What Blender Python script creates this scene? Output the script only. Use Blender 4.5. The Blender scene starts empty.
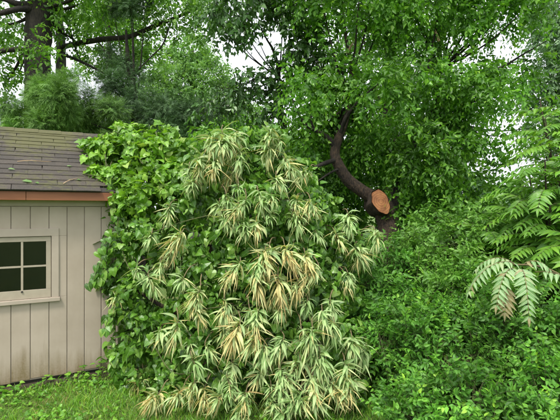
import bpy, math, random
import numpy as np
from mathutils import Vector, Matrix

R = math.radians
rng = np.random.default_rng(7)
random.seed(7)
sc = bpy.context.scene
col = sc.collection

# ------------------------------------------------------------------ camera, sky, sun, exposure
CAMZ, F = 1.6, 439.0                     # eye height; focal length in pixels of a 560 px wide frame
cam_d = bpy.data.cameras.new('camera')
cam = bpy.data.objects.new('camera', cam_d); col.objects.link(cam)
cam.location = (0, 0, CAMZ); cam.rotation_euler = (R(90), 0, 0)
cam_d.sensor_width = 36; cam_d.lens = 36 * F / 560
cam_d.clip_start = 0.05; cam_d.clip_end = 2000
sc.camera = cam

SUN_EL, SUN_AZ = R(58), R(205)           # azimuth clockwise from +Y: sun high behind the camera, to its left
world = bpy.data.worlds.new('World'); sc.world = world; world.use_nodes = True
wn = world.node_tree.nodes; wl = world.node_tree.links; wn.clear()
sky = wn.new('ShaderNodeTexSky'); sky.sky_type = 'NISHITA'; sky.sun_disc = False
sky.sun_elevation = SUN_EL; sky.sun_rotation = SUN_AZ
sky.air_density = 1.0; sky.dust_density = 6.0; sky.ozone_density = 1.0
hs = wn.new('ShaderNodeHueSaturation'); hs.inputs['Saturation'].default_value = 0.22   # thin overcast: milky sky
mx = wn.new('ShaderNodeMix'); mx.data_type = 'RGBA'
mx.inputs[0].default_value = 0.6; mx.inputs[7].default_value = (9.3, 9.8, 10.4, 1)     # even cloud layer
bg = wn.new('ShaderNodeBackground'); bg.inputs['Strength'].default_value = 0.095
wo = wn.new('ShaderNodeOutputWorld')
wl.new(sky.outputs[0], hs.inputs['Color']); wl.new(hs.outputs[0], mx.inputs[6])
wl.new(mx.outputs[2], bg.inputs[0]); wl.new(bg.outputs[0], wo.inputs[0])

sun_d = bpy.data.lights.new('sun', 'SUN'); sun_d.energy = 1.5; sun_d.angle = R(10); sun_d.color = (1, .95, .86)
sun = bpy.data.objects.new('sun', sun_d); col.objects.link(sun)
sd = Vector((math.sin(SUN_AZ) * math.cos(SUN_EL), math.cos(SUN_AZ) * math.cos(SUN_EL), math.sin(SUN_EL)))
sun.rotation_euler = sd.to_track_quat('Z', 'Y').to_euler(); sun.location = (-3, -4, 12)

sc.view_settings.view_transform = 'Standard'; sc.view_settings.look = 'None'
sc.view_settings.exposure = 1.25; sc.view_settings.gamma = 1
sc.render.engine = 'CYCLES'
cy = sc.cycles
cy.max_bounces = 5; cy.diffuse_bounces = 3; cy.glossy_bounces = 2; cy.transmission_bounces = 4; cy.transparent_max_bounces = 6
cy.use_denoising = True; cy.use_adaptive_sampling = True; cy.adaptive_threshold = 0.01
cy.caustics_reflective = False; cy.caustics_refractive = False; cy.filter_width = 1.5

# ------------------------------------------------------------------ helpers
def at(px, py, d):
    """point at depth d (metres along the view) seen at photo pixel px, py"""
    return np.array([(px - 280) / F * d, d, CAMZ + (210 - py) / F * d])

def nrm(a):
    return a / np.maximum(np.linalg.norm(a, axis=-1, keepdims=True), 1e-9)

def tag(o, label=None, cat=None, group=None, kind=None):
    if label: o['label'] = label
    if cat: o['category'] = cat
    if group: o['group'] = group
    if kind: o['kind'] = kind
    return o

def empty(name, loc=(0, 0, 0), rz=0):
    o = bpy.data.objects.new(name, None); col.objects.link(o)
    o.location = loc; o.rotation_euler = (0, 0, rz); o.empty_display_size = .1
    return o

def link(name, me, parent=None, loc=None):
    o = bpy.data.objects.new(name, me); col.objects.link(o)
    if parent is not None: o.parent = parent
    if loc is not None: o.location = loc
    return o

def mesh_np(name, V, F3, mat, leaf=None, smooth=False):
    """V (n,3), F3 list of int arrays (m,3) or (m,4)"""
    me = bpy.data.meshes.new(name)
    F3 = [f for f in F3 if len(f)]
    nl = sum(f.size for f in F3); nf = sum(len(f) for f in F3)
    me.vertices.add(len(V)); me.vertices.foreach_set('co', np.asarray(V, np.float32).ravel())
    me.loops.add(nl); me.loops.foreach_set('vertex_index', np.concatenate([f.ravel() for f in F3]).astype(np.int32))
    tot = np.concatenate([np.full(len(f), f.shape[1], np.int32) for f in F3])
    st = np.concatenate([[0], np.cumsum(tot)[:-1]]).astype(np.int32)
    me.polygons.add(nf); me.polygons.foreach_set('loop_start', st)
    me.polygons.foreach_set('use_smooth', np.full(nf, smooth))
    me.update(calc_edges=True)
    if leaf is not None:
        a = me.attributes.new('leaf', 'FLOAT_VECTOR', 'POINT'); a.data.foreach_set('vector', np.asarray(leaf, np.float32).ravel())
    if mat: me.materials.append(mat)
    return me

class MB:
    """collects boxes, prisms and tubes"""
    def __init__(s): s.v = []; s.f = []
    def add(s, V, Fs):
        o = len(s.v); s.v += [tuple(map(float, p)) for p in V]; s.f += [tuple(o + i for i in f) for f in Fs]
    def box(s, x0, x1, y0, y1, z0, z1):
        V = [(x0,y0,z0),(x1,y0,z0),(x1,y1,z0),(x0,y1,z0),(x0,y0,z1),(x1,y0,z1),(x1,y1,z1),(x0,y1,z1)]
        s.add(V, [(0,3,2,1),(4,5,6,7),(0,1,5,4),(1,2,6,5),(2,3,7,6),(3,0,4,7)])
    def tube(s, pts, rad, n=8, cap=True, rough=0.0):
        pts = np.array(pts, float); rad = np.broadcast_to(np.array(rad, float), (len(pts),))
        t = nrm(np.gradient(pts, axis=0)); ref = np.array([0, -1.0, .13]); V = []
        for p, d, r in zip(pts, t, rad):
            a = np.cross(d, ref); a = a / max(np.linalg.norm(a), 1e-6) if np.linalg.norm(a) > .05 else nrm(np.cross(d, [1, 0, 0.]))
            b = np.cross(d, a)
            for k in range(n):
                w = 2 * math.pi * k / n; q = r * (1 + rough * random.uniform(-1, 1))
                V.append(p + q * (a * math.cos(w) + b * math.sin(w)))
        m = len(pts); Fs = []
        for i in range(m - 1):
            for k in range(n):
                Fs.append((i*n+k, i*n+(k+1) % n, (i+1)*n+(k+1) % n, (i+1)*n+k))
        if cap: Fs += [tuple(range(n))[::-1], tuple((m-1)*n+k for k in range(n))]
        s.add(V, Fs)
    def build(s, name, mat, parent=None, smooth=False, loc=None, bevel=0):
        me = bpy.data.meshes.new(name); me.from_pydata(s.v, [], s.f); me.update()
        if smooth: me.polygons.foreach_set('use_smooth', [True] * len(me.polygons))
        me.materials.append(mat); o = link(name, me, parent, loc)
        if bevel:
            b = o.modifiers.new('bevel', 'BEVEL'); b.width = bevel; b.segments = 2; b.limit_method = 'ANGLE'
        return o

def spline(pts, n=6):
    """Catmull-Rom through rows of (x, y, z, radius)"""
    P = np.array(pts, float); P = np.vstack([2*P[0]-P[1], P, 2*P[-1]-P[-2]]); out = []
    for i in range(1, len(P) - 2):
        for k in range(n):
            t = k / n; a, b, c, d = P[i-1], P[i], P[i+1], P[i+2]
            out.append(.5*((2*b)+(-a+c)*t+(2*a-5*b+4*c-d)*t*t+(-a+3*b-3*c+d)*t**3))
    out.append(P[-2]); return np.array(out)

# ------------------------------------------------------------------ materials
def newmat(name):
    m = bpy.data.materials.new(name); m.use_nodes = True
    N = m.node_tree.nodes; L = m.node_tree.links; N.clear()
    out = N.new('ShaderNodeOutputMaterial'); p = N.new('ShaderNodeBsdfPrincipled'); L.new(p.outputs[0], out.inputs[0])
    return m, N, L, p, out

def ramp(N, stops):
    r = N.new('ShaderNodeValToRGB'); e = r.color_ramp.elements
    while len(e) < len(stops): e.new(.5)
    for el, (pos, c) in zip(e, stops): el.position = pos; el.color = (*c, 1)
    return r

def noise(N, L, scale, detail=4, vec='Object', stretch=None, rough=.6):
    t = N.new('ShaderNodeTexCoord'); n = N.new('ShaderNodeTexNoise')
    n.inputs['Scale'].default_value = scale; n.inputs['Detail'].default_value = detail; n.inputs['Roughness'].default_value = rough
    src = t.outputs[vec]
    if stretch:
        mp = N.new('ShaderNodeMapping'); mp.inputs['Scale'].default_value = stretch; L.new(src, mp.inputs[0]); src = mp.outputs[0]
    L.new(src, n.inputs['Vector']); return n

def mixc(N, L, fac, a, b, mode='MIX'):
    m = N.new('ShaderNodeMix'); m.data_type = 'RGBA'; m.blend_type = mode
    for sock, v in ((m.inputs[0], fac), (m.inputs[6], a), (m.inputs[7], b)):
        if isinstance(v, (int, float)): sock.default_value = v
        elif isinstance(v, tuple): sock.default_value = (*v, 1)
        else: L.new(v, sock)
    return m.outputs[2]

def mathn(N, L, op, a, b=None, c=None, clamp=False):
    m = N.new('ShaderNodeMath'); m.operation = op; m.use_clamp = clamp
    for i, v in enumerate((a, b, c)):
        if v is None: continue
        if isinstance(v, (int, float)): m.inputs[i].default_value = v
        else: L.new(v, m.inputs[i])
    return m.outputs[0]

def leafmat(name, stops, rough=.45, trans=.3, rib=None, ribw=.08, clump=1.2, var=.35, tip=None, spec=.5, gain=1.0):
    """two-sided leaf: colour by leaf, by clump, a pale midrib and an optional dry tip"""
    m, N, L, p, out = newmat(name)
    a = N.new('ShaderNodeAttribute'); a.attribute_name = 'leaf'
    s = N.new('ShaderNodeSeparateXYZ'); L.new(a.outputs['Vector'], s.inputs[0])
    r = ramp(N, [(q, (min(c[0] * gain * 1.15, .6), min(c[1] * gain, .6), c[2] * gain * .9)) if gain else (q, c) for q, c in stops]); L.new(s.outputs[2], r.inputs[0]); c = r.outputs[0]
    if tip:
        tc, t0, t1 = tip
        k = N.new('ShaderNodeMapRange'); k.inputs[1].default_value = t0; k.inputs[2].default_value = t1
        k.inputs[4].default_value = .85; L.new(mathn(N, L, 'ADD', s.outputs[1], mathn(N, L, 'MULTIPLY', s.outputs[2], .45)), k.inputs[0])
        c = mixc(N, L, k.outputs[0], c, tc)
    if rib:
        k = mathn(N, L, 'LESS_THAN', mathn(N, L, 'ABSOLUTE', s.outputs[0]), ribw)
        c = mixc(N, L, mathn(N, L, 'MULTIPLY', k, .7), c, rib)
    n = noise(N, L, clump, 2)
    h = N.new('ShaderNodeHueSaturation'); L.new(c, h.inputs['Color'])
    v = N.new('ShaderNodeMapRange'); v.inputs[1].default_value = .3; v.inputs[2].default_value = .7
    v.inputs[3].default_value = 1 - var; v.inputs[4].default_value = 1 + var; L.new(n.outputs[0], v.inputs[0])
    L.new(v.outputs[0], h.inputs['Value'])
    L.new(h.outputs[0], p.inputs['Base Color']); p.inputs['Roughness'].default_value = rough
    p.inputs['Specular IOR Level'].default_value = spec
    tr = N.new('ShaderNodeBsdfTranslucent')
    L.new(mixc(N, L, 1.0, h.outputs[0], (1.5, 1.55, .75), 'MULTIPLY'), tr.inputs[0])
    ms = N.new('ShaderNodeMixShader'); ms.inputs[0].default_value = trans
    L.new(p.outputs[0], ms.inputs[1]); L.new(tr.outputs[0], ms.inputs[2]); L.new(ms.outputs[0], out.inputs[0])
    return m

def barkmat(name, a, b, scale=14, bump=.5):
    m, N, L, p, out = newmat(name)
    n = noise(N, L, scale * 2.2, 8, 'Object', (1, 1, .28), .7); n2 = noise(N, L, scale * .3, 4)
    rr = ramp(N, [(.38, (0, 0, 0)), (.64, (1, 1, 1))]); L.new(n.outputs[0], rr.inputs[0]); c = mixc(N, L, rr.outputs[0], a, b); r = ramp(N, [(.35, (.55, .55, .55)), (.7, (1.15, 1.15, 1.05))]); L.new(n2.outputs[0], r.inputs[0])
    L.new(mixc(N, L, 1.0, c, r.outputs[0], 'MULTIPLY'), p.inputs['Base Color'])
    p.inputs['Roughness'].default_value = .9
    bm = N.new('ShaderNodeBump'); bm.inputs['Strength'].default_value = bump; bm.inputs['Distance'].default_value = .05
    L.new(n.outputs[0], bm.inputs['Height']); L.new(bm.outputs[0], p.inputs['Normal'])
    return m

M = {}
M['bark_dark'] = barkmat('bark_dark', (.010, .008, .006), (.055, .043, .033), 20, .9)
M['bark_brown'] = barkmat('bark_brown', (.016, .011, .008), (.13, .085, .055), 26, .95)
M['bark_grey'] = barkmat('bark_grey', (.03, .03, .028), (.12, .11, .10))
M['stem_green'] = barkmat('stem_green', (.06, .08, .025), (.13, .14, .05), 30, .1)
M['stem_tan'] = barkmat('stem_tan', (.12, .09, .045), (.25, .2, .1), 30, .1)
M['leaf_vine'] = leafmat('leaf_vine', gain=1.12, stops=[(0, (.030, .085, .012)), (.45, (.065, .19, .022)), (.8, (.12, .28, .035)), (1, (.20, .36, .09))],
                         rough=.38, rib=(.2, .34, .1), ribw=.07, clump=3, var=.3)
M['leaf_grape'] = leafmat('leaf_grape', gain=1.15, stops=[(0, (.045, .12, .012)), (.5, (.10, .26, .02)), (.85, (.17, .36, .035)), (1, (.26, .40, .10))],
                          rough=.42, rib=(.22, .38, .1), ribw=.06, clump=3, var=.25)
M['leaf_wilted'] = leafmat('leaf_wilted', gain=0, stops=[(0, (.17, .30, .09)), (.3, (.30, .43, .18)), (.52, (.40, .47, .21)), (.78, (.52, .45, .19)), (1, (.42, .29, .11))],
                           rough=.55, trans=.2, rib=(.5, .5, .28), ribw=.16, clump=3, var=.2, tip=((.48, .37, .15), .85, 1.45), spec=.3)
M['leaf_shrub'] = leafmat('leaf_shrub', gain=1.35, stops=[(0, (.022, .075, .012)), (.5, (.05, .165, .02)), (.85, (.10, .27, .03)), (1, (.19, .38, .04))],
                          rough=.5, rib=(.12, .28, .06), ribw=.08, clump=2.6, var=.45, spec=.35)
M['leaf_weed'] = leafmat('leaf_weed', gain=1.25, stops=[(0, (.035, .10, .015)), (.5, (.07, .20, .025)), (1, (.13, .29, .05))], rough=.5, clump=2, var=.3)
M['leaf_main'] = leafmat('leaf_main', gain=1.5, stops=[(0, (.022, .075, .010)), (.5, (.055, .165, .016)), (.85, (.10, .25, .025)), (1, (.16, .31, .05))],
                         rough=.42, trans=.42, clump=1.1, var=.4)
M['leaf_maple'] = leafmat('leaf_maple', gain=1.4, stops=[(0, (.020, .062, .016)), (.6, (.040, .115, .024)), (1, (.075, .17, .04))], rough=.4, clump=1.2, var=.3)
M['leaf_oak'] = leafmat('leaf_oak', gain=1.3, stops=[(0, (.03, .09, .012)), (.5, (.07, .19, .02)), (1, (.15, .31, .05))], rough=.4, trans=.4, clump=.9, var=.35)
M['leaf_pale'] = leafmat('leaf_pale', gain=0, stops=[(0, (.075, .17, .04)), (.5, (.14, .28, .07)), (1, (.22, .37, .12))], rough=.55, trans=.4, clump=.5, var=.25)
M['leaf_far'] = leafmat('leaf_far', gain=1.35, stops=[(0, (.035, .095, .018)), (.5, (.06, .16, .026)), (1, (.11, .23, .045))], rough=.5, trans=.35, clump=.4, var=.4)
M['leaf_blue'] = leafmat('leaf_blue', gain=0, stops=[(0, (.05, .13, .05)), (.5, (.10, .21, .09)), (1, (.17, .29, .14))], rough=.45, clump=.7, var=.3)
M['leaf_silver'] = leafmat('leaf_silver', gain=0, stops=[(0, (.06, .13, .05)), (.5, (.12, .22, .10)), (1, (.2, .3, .16))], rough=.5, clump=.8, var=.3)
M['needle_soft'] = leafmat('needle_soft', gain=1.1, stops=[(0, (.035, .10, .018)), (.5, (.075, .20, .028)), (1, (.14, .29, .05))], rough=.6, trans=.2, clump=1.5, var=.35)
M['needle_dark'] = leafmat('needle_dark', gain=0, stops=[(0, (.022, .06, .018)), (.5, (.045, .11, .028)), (1, (.08, .165, .045))], rough=.6, trans=.15, clump=1.2, var=.4)
M['leaf_frond'] = leafmat('leaf_frond', gain=1.0, stops=[(0, (.04, .13, .014)), (.5, (.09, .25, .02)), (1, (.17, .36, .04))], rough=.42, trans=.35, rib=(.18, .38, .08), ribw=.1, clump=1.5, var=.25)
M['leaf_frond_pale'] = leafmat('leaf_frond_pale', gain=0, stops=[(0, (.14, .28, .09)), (.6, (.23, .37, .16)), (.9, (.30, .36, .16)), (1, (.26, .16, .07))], rough=.55, trans=.25, rib=(.42, .5, .3), ribw=.12, clump=2, var=.15)
M['grass'] = leafmat('grass', gain=1.25, stops=[(0, (.045, .13, .012)), (.5, (.09, .24, .018)), (.85, (.16, .32, .03)), (1, (.30, .30, .10))], rough=.5, trans=.35, clump=1.6, var=.3)
M['leaf_clover'] = leafmat('leaf_clover', gain=1.1, stops=[(0, (.05, .16, .015)), (.5, (.09, .27, .02)), (1, (.16, .36, .04))], rough=.45, clump=3, var=.2)

def wallmat():
    m, N, L, p, out = newmat('taupe_paint')
    oi = N.new('ShaderNodeObjectInfo')
    tc = N.new('ShaderNodeNewGeometry'); sp = N.new('ShaderNodeSeparateXYZ'); L.new(tc.outputs['Position'], sp.inputs[0])
    n = noise(N, L, 9, 6, 'Object', (1, 1, .12)); n2 = noise(N, L, 3, 4); n3 = noise(N, L, 60, 5)
    base = mixc(N, L, oi.outputs['Random'], (.385, .32, .255), (.415, .35, .28))
    r1 = ramp(N, [(.3, (.86, .85, .82)), (.7, (1.04, 1.04, 1.04))]); L.new(n2.outputs[0], r1.inputs[0])
    c = mixc(N, L, 1.0, base, r1.outputs[0], 'MULTIPLY')
    # splash dirt and mildew near the ground, streaky upper edge
    hgt = mathn(N, L, 'ADD', sp.outputs[2], mathn(N, L, 'MULTIPLY', mathn(N, L, 'SUBTRACT', n.outputs[0], .5), -.7))
    k = N.new('ShaderNodeMapRange'); k.inputs[1].default_value = .30; k.inputs[2].default_value = .04; L.new(hgt, k.inputs[0])
    kk = mathn(N, L, 'MULTIPLY', k.outputs[0], mathn(N, L, 'ADD', n3.outputs[0], .35), clamp=True)
    dirt = mixc(N, L, n2.outputs[0], (.14, .12, .045), (.20, .13, .065))
    c = mixc(N, L, kk, c, dirt)
    st = ramp(N, [(.62, (0, 0, 0)), (.78, (1, 1, 1))]); L.new(n.outputs[0], st.inputs[0])
    c = mixc(N, L, mathn(N, L, 'MULTIPLY', st.outputs[0], .10), c, (.22, .18, .13))
    L.new(c, p.inputs['Base Color']); p.inputs['Roughness'].default_value = .62
    b = N.new('ShaderNodeBump'); b.inputs['Strength'].default_value = .25; b.inputs['Distance'].default_value = .004
    nb = noise(N, L, 40, 5, 'Object', (1, 1, .05)); L.new(nb.outputs[0], b.inputs['Height']); L.new(b.outputs[0], p.inputs['Normal'])
    return m
M['paint'] = wallmat()

def plain(name, a, b, scale=8, rough=.7, stretch=None, bump=.15, dist=.004, rnd=0):
    m, N, L, p, out = newmat(name)
    n = noise(N, L, scale, 6, 'Object', stretch); r = ramp(N, [(.3, a), (.7, b)]); L.new(n.outputs[0], r.inputs[0]); c = r.outputs[0]
    if rnd:
        oi = N.new('ShaderNodeObjectInfo'); h = N.new('ShaderNodeHueSaturation'); L.new(c, h.inputs['Color'])
        L.new(mathn(N, L, 'MULTIPLY_ADD', oi.outputs['Random'], rnd, 1 - rnd / 2), h.inputs['Value']); c = h.outputs[0]
    L.new(c, p.inputs['Base Color']); p.inputs['Roughness'].default_value = rough
    bm = N.new('ShaderNodeBump'); bm.inputs['Strength'].default_value = bump; bm.inputs['Distance'].default_value = dist
    L.new(n.outputs[0], bm.inputs['Height']); L.new(bm.outputs[0], p.inputs['Normal'])
    return m
M['trim'] = plain('trim_paint', (.35, .292, .23), (.40, .338, .27), 6, .6)
M['sash'] = plain('sash_paint', (.32, .275, .205), (.38, .33, .25), 10, .5)
M['fascia'] = plain('fascia_stain', (.17, .055, .02), (.28, .105, .042), 5, .55, (.3, 1, 3), .3, rnd=.3)
M['dark_inside'] = plain('dark_inside', (.02, .018, .015), (.04, .035, .03), 4, .9)
M['soil'] = plain('soil', (.025, .018, .012), (.07, .05, .03), 20, .95, None, .8, .02)
M['dry_wood'] = plain('dry_wood', (.30, .2, .11), (.5, .36, .22), 20, .8, (1, 1, .2))

def shinglemat():
    m, N, L, p, out = newmat('weathered_shingle')
    oi = N.new('ShaderNodeObjectInfo'); g = N.new('ShaderNodeTexNoise'); g.inputs['Scale'].default_value = 1.7; g.inputs['Detail'].default_value = 5
    geo = N.new('ShaderNodeNewGeometry'); L.new(geo.outputs['Position'], g.inputs['Vector'])
    gr = N.new('ShaderNodeTexNoise'); gr.inputs['Scale'].default_value = 160; gr.inputs['Detail'].default_value = 3; L.new(geo.outputs['Position'], gr.inputs['Vector'])
    c = mixc(N, L, oi.outputs['Random'], (.040, .034, .028), (.060, .050, .040))
    sp = ramp(N, [(.35, (.55, .55, .55)), (.65, (1.35, 1.3, 1.25))]); L.new(gr.outputs[0], sp.inputs[0])
    c = mixc(N, L, 1.0, c, sp.outputs[0], 'MULTIPLY')
    g2 = N.new('ShaderNodeTexNoise'); g2.inputs['Scale'].default_value = 22; g2.inputs['Detail'].default_value = 6; L.new(geo.outputs['Position'], g2.inputs['Vector'])
    s = N.new('ShaderNodeSeparateXYZ'); L.new(geo.outputs['Position'], s.inputs[0])
    up = N.new('ShaderNodeMapRange'); up.inputs[1].default_value = 1.9; up.inputs[2].default_value = 2.5; L.new(s.outputs[2], up.inputs[0])   # moss thrives by the ridge
    k = mathn(N, L, 'ADD', mathn(N, L, 'ADD', g.outputs[0], mathn(N, L, 'MULTIPLY', g2.outputs[0], .6)), mathn(N, L, 'MULTIPLY', up.outputs[0], .16))
    mk = N.new('ShaderNodeMapRange'); mk.inputs[1].default_value = .80; mk.inputs[2].default_value = 1.02; L.new(k, mk.inputs[0])
    c = mixc(N, L, mathn(N, L, 'MULTIPLY', mk.outputs[0], .75), c, (.085, .085, .022))
    L.new(c, p.inputs['Base Color']); p.inputs['Roughness'].default_value = .85
    b = N.new('ShaderNodeBump'); b.inputs['Strength'].default_value = .6; b.inputs['Distance'].default_value = .004
    L.new(gr.outputs[0], b.inputs['Height']); L.new(b.outputs[0], p.inputs['Normal'])
    return m
M['shingle'] = shinglemat()

def glassmat():
    m, N, L, p, out = newmat('window_glass')
    t = N.new('ShaderNodeBsdfTransparent'); t.inputs[0].default_value = (.75, .8, .8, 1)
    g = N.new('ShaderNodeBsdfGlossy'); g.inputs['Roughness'].default_value = .03
    f = N.new('ShaderNodeFresnel'); f.inputs[0].default_value = 1.5
    ms = N.new('ShaderNodeMixShader'); L.new(f.outputs[0], ms.inputs[0]); L.new(t.outputs[0], ms.inputs[1]); L.new(g.outputs[0], ms.inputs[2])
    L.new(ms.outputs[0], out.inputs[0]); return m
M['glass'] = glassmat()

def cutmat():
    m, N, L, p, out = newmat('fresh_cut_wood')
    tc = N.new('ShaderNodeTexCoord'); ln = N.new('ShaderNodeVectorMath'); ln.operation = 'LENGTH'; L.new(tc.outputs['Object'], ln.inputs[0])
    n = noise(N, L, 9, 4)
    w = mathn(N, L, 'SINE', mathn(N, L, 'MULTIPLY_ADD', n.outputs[0], 9, mathn(N, L, 'MULTIPLY', ln.outputs['Value'], 210)))
    r = ramp(N, [(0, (.24, .10, .034)), (1, (.34, .155, .055))]); L.new(mathn(N, L, 'MULTIPLY_ADD', w, .5, .5), r.inputs[0])
    r2 = ramp(N, [(.35, (.55, .45, .4)), (.65, (1.1, 1.08, 1.05))]); L.new(n.outputs[0], r2.inputs[0])
    L.new(mixc(N, L, 1.0, r.outputs[0], r2.outputs[0], 'MULTIPLY'), p.inputs['Base Color']); p.inputs['Roughness'].default_value = .75
    return m
M['cut'] = cutmat()

def groundmat():
    m, N, L, p, out = newmat('lawn_soil')
    n = noise(N, L, 2.2, 6); n2 = noise(N, L, 45, 5)
    r = ramp(N, [(.3, (.07, .13, .018)), (.55, (.11, .18, .025)), (.75, (.17, .15, .05))]); L.new(n.outputs[0], r.inputs[0])
    r2 = ramp(N, [(.3, (.45, .45, .45)), (.7, (1.2, 1.2, 1.1))]); L.new(n2.outputs[0], r2.inputs[0])
    L.new(mixc(N, L, 1.0, r.outputs[0], r2.outputs[0], 'MULTIPLY'), p.inputs['Base Color']); p.inputs['Roughness'].default_value = .95
    b = N.new('ShaderNodeBump'); b.inputs['Strength'].default_value = .8; b.inputs['Distance'].default_value = .03
    L.new(n2.outputs[0], b.inputs['Height']); L.new(b.outputs[0], p.inputs['Normal'])
    return m
M['ground'] = groundmat()

# ------------------------------------------------------------------ leaf templates: stem end at origin, blade along +Y, face +Z, length 1
def T(V, Fs, uv=None):
    V = np.array(V, float)
    uv = np.array(uv if uv is not None else [(v[0] / max(abs(V[:, 0]).max(), 1e-6), v[1]) for v in V], float)
    tri = np.array([f for f in Fs if len(f) == 3], int).reshape(-1, 3); quad = np.array([f for f in Fs if len(f) == 4], int).reshape(-1, 4)
    return dict(V=V, tri=tri, quad=quad, uv=uv)

def strip_leaf(prof, w, fold=.25, curl=.2, stalk=0.0):
    """blade from a width profile [(t, half width)], V-folded and curled down"""
    V = []; Fs = []
    for t, h in prof:
        y = stalk + t * (1 - stalk); z = -curl * t * t
        V += [(-h * w, y, z + fold * h * w), (0, y, z), (h * w, y, z + fold * h * w)]
    for i in range(len(prof) - 1):
        a = 3 * i
        for k in (0, 1):
            Fs.append((a + k, a + k + 1, a + 3 + k + 1, a + 3 + k))
    return T(V, Fs)
quad_leaf = T([(0, 0, 0), (-.27, .45, .06), (0, 1, -.12), (.27, .45, .06)], [(0, 2, 1), (0, 3, 2)])
quad_leaf2 = T([(0, 0, 0), (-.33, .38, .1), (0, 1, -.25), (.33, .38, .1)], [(0, 2, 1), (0, 3, 2)])
ovate = strip_leaf([(0, .05), (.3, .95), (.62, .75), (1, .03)], .27, .3, .22)
ovate_n = strip_leaf([(0, .05), (.3, .9), (.65, .7), (1, .03)], .19, .35, .3)
needle = T([(-.035, 0, 0), (.035, 0, 0), (.03, .6, -.03), (-.03, .6, -.03), (0, 1, -.1)], [(0, 1, 2, 3), (3, 2, 4)])
leaflet = strip_leaf([(0, .2), (.25, 1), (.6, .7), (1, .02)], .16, .3, .25)

def fan_leaf(outline, cup=.15, curl=.25):
    """lobed or heart-shaped blade: rows of rim points around a midrib point"""
    c = (0, .3, 0); V = [c]; n = len(outline)
    for x, y in outline: V.append((x, y, cup * abs(x) - curl * max(y, 0) ** 2 - .25 * max(-y, 0)))
    return T(V, [(0, i + 1, (i + 1) % n + 1) for i in range(n)])
heart = fan_leaf([(0, 0), (.2, -.14), (.4, -.04), (.47, .2), (.38, .5), (.2, .78), (0, 1), (-.2, .78), (-.38, .5), (-.47, .2), (-.4, -.04), (-.2, -.14)])
heart_w = fan_leaf([(0, 0), (.24, -.16), (.48, -.02), (.5, .25), (.36, .55), (.15, .8), (0, .92), (-.2, .76), (-.42, .48), (-.5, .2), (-.4, -.08), (-.2, -.14)], .35, .45)
grape = fan_leaf([(0, 0), (.25, -.14), (.52, .02), (.40, .22), (.58, .5), (.34, .55), (.22, .72), (0, 1), (-.22, .72), (-.34, .55), (-.58, .5), (-.40, .22), (-.52, .02), (-.25, -.14)], .12, .35)

def frames(d, n):
    y = nrm(d); z = nrm(n - (n * y).sum(-1, keepdims=True) * y); x = np.cross(y, z)
    return np.stack([x, y, z], -1)                  # columns are the local axes

def leaf_arrays(t, pos, d, n, s, rnd, off=0):
    N = len(pos); m = len(t['V']); Rm = frames(d, n)
    V = (np.einsum('nij,mj->nmi', Rm, t['V']) * s[:, None, None] + pos[:, None]).reshape(-1, 3)
    o = (np.arange(N) * m + off)[:, None, None]
    leaf = np.empty((N, m, 3)); leaf[:, :, :2] = t['uv']; leaf[:, :, 2] = np.clip(rnd, 0, 1)[:, None]
    return V, (t['tri'] + o).reshape(-1, 3), (t['quad'] + o).reshape(-1, 4), leaf.reshape(-1, 3)

def leaf_mesh(name, temps, pos, d, n, s, rnd, mat, smooth=False, which=None):
    k = rng.integers(0, len(temps), len(pos)) if which is None else which; Vs, A, B, C = [], [], [], []; off = 0
    for i, t in enumerate(temps):
        q = k == i
        if not q.any(): continue
        V, tri, quad, lf = leaf_arrays(t, pos[q], d[q], n[q], s[q], rnd[q], off)
        off += len(V); Vs.append(V); A.append(tri); B.append(quad); C.append(lf)
    return mesh_np(name, np.vstack(Vs), [np.vstack(A), np.vstack(B)], mat, np.vstack(C), smooth)

def blobs_px(rows):
    """rows (px, py, depth, radius[, weight]) -> centres and radii in metres"""
    return (np.array([at(r[0], r[1], r[2]) for r in rows]), np.array([r[3] for r in rows], float),
            np.array([r[4] if len(r) > 4 else 1. for r in rows], float))

def sample_blobs(blobs, n, shell=.5, flat=.85, front=.55, lump=.22, gap=None, gf=4.0):
    """points through the outer shell of a lumpy union of blobs -> position, outward direction"""
    C, Rr, W = blobs; w = W * Rr ** 2; k = rng.choice(len(C), n * 2, p=w / w.sum())
    d = nrm(rng.normal(size=(n * 2, 3)))
    # lumpiness: low-frequency waves over direction
    ph = k[:, None] * 1.7; wv = np.sin(d * 4.1 + ph) .sum(1) + np.sin(d[:, [1, 2, 0]] * 7.3 + ph * 2.1).sum(1) * .6
    rr = Rr[k] * (1 + lump * wv / 2.4) * (1 - shell * rng.random(n * 2) ** 1.7)
    p = C[k] + d * rr[:, None] * np.array([1, 1, flat])
    ok = np.ones(n * 2, bool)
    back = (d[:, 1] > .25) & (rng.random(n * 2) > front); ok &= ~back
    for i in range(len(C)):                                     # drop what lies deep inside another blob
        ok &= (np.linalg.norm((p - C[i]) / np.array([1, 1, flat]), axis=1) > .55 * Rr[i]) | (k == i)
    ok &= p[:, 2] > .02
    if gap is not None:                                         # irregular openings
        q = p * gf; f = np.sin(q @ [1.9, .7, 1.3] + 1) + np.sin(q @ [-1.1, 1.7, 2.1] + 2.2) + np.sin(q @ [2.3, -1.9, .9]) + np.sin(q @ [.6, 2.6, -2.2] + .5)
        ok &= f + rng.normal(0, .5, len(p)) > gap
    return p[ok][:n], d[ok][:n]

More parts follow.
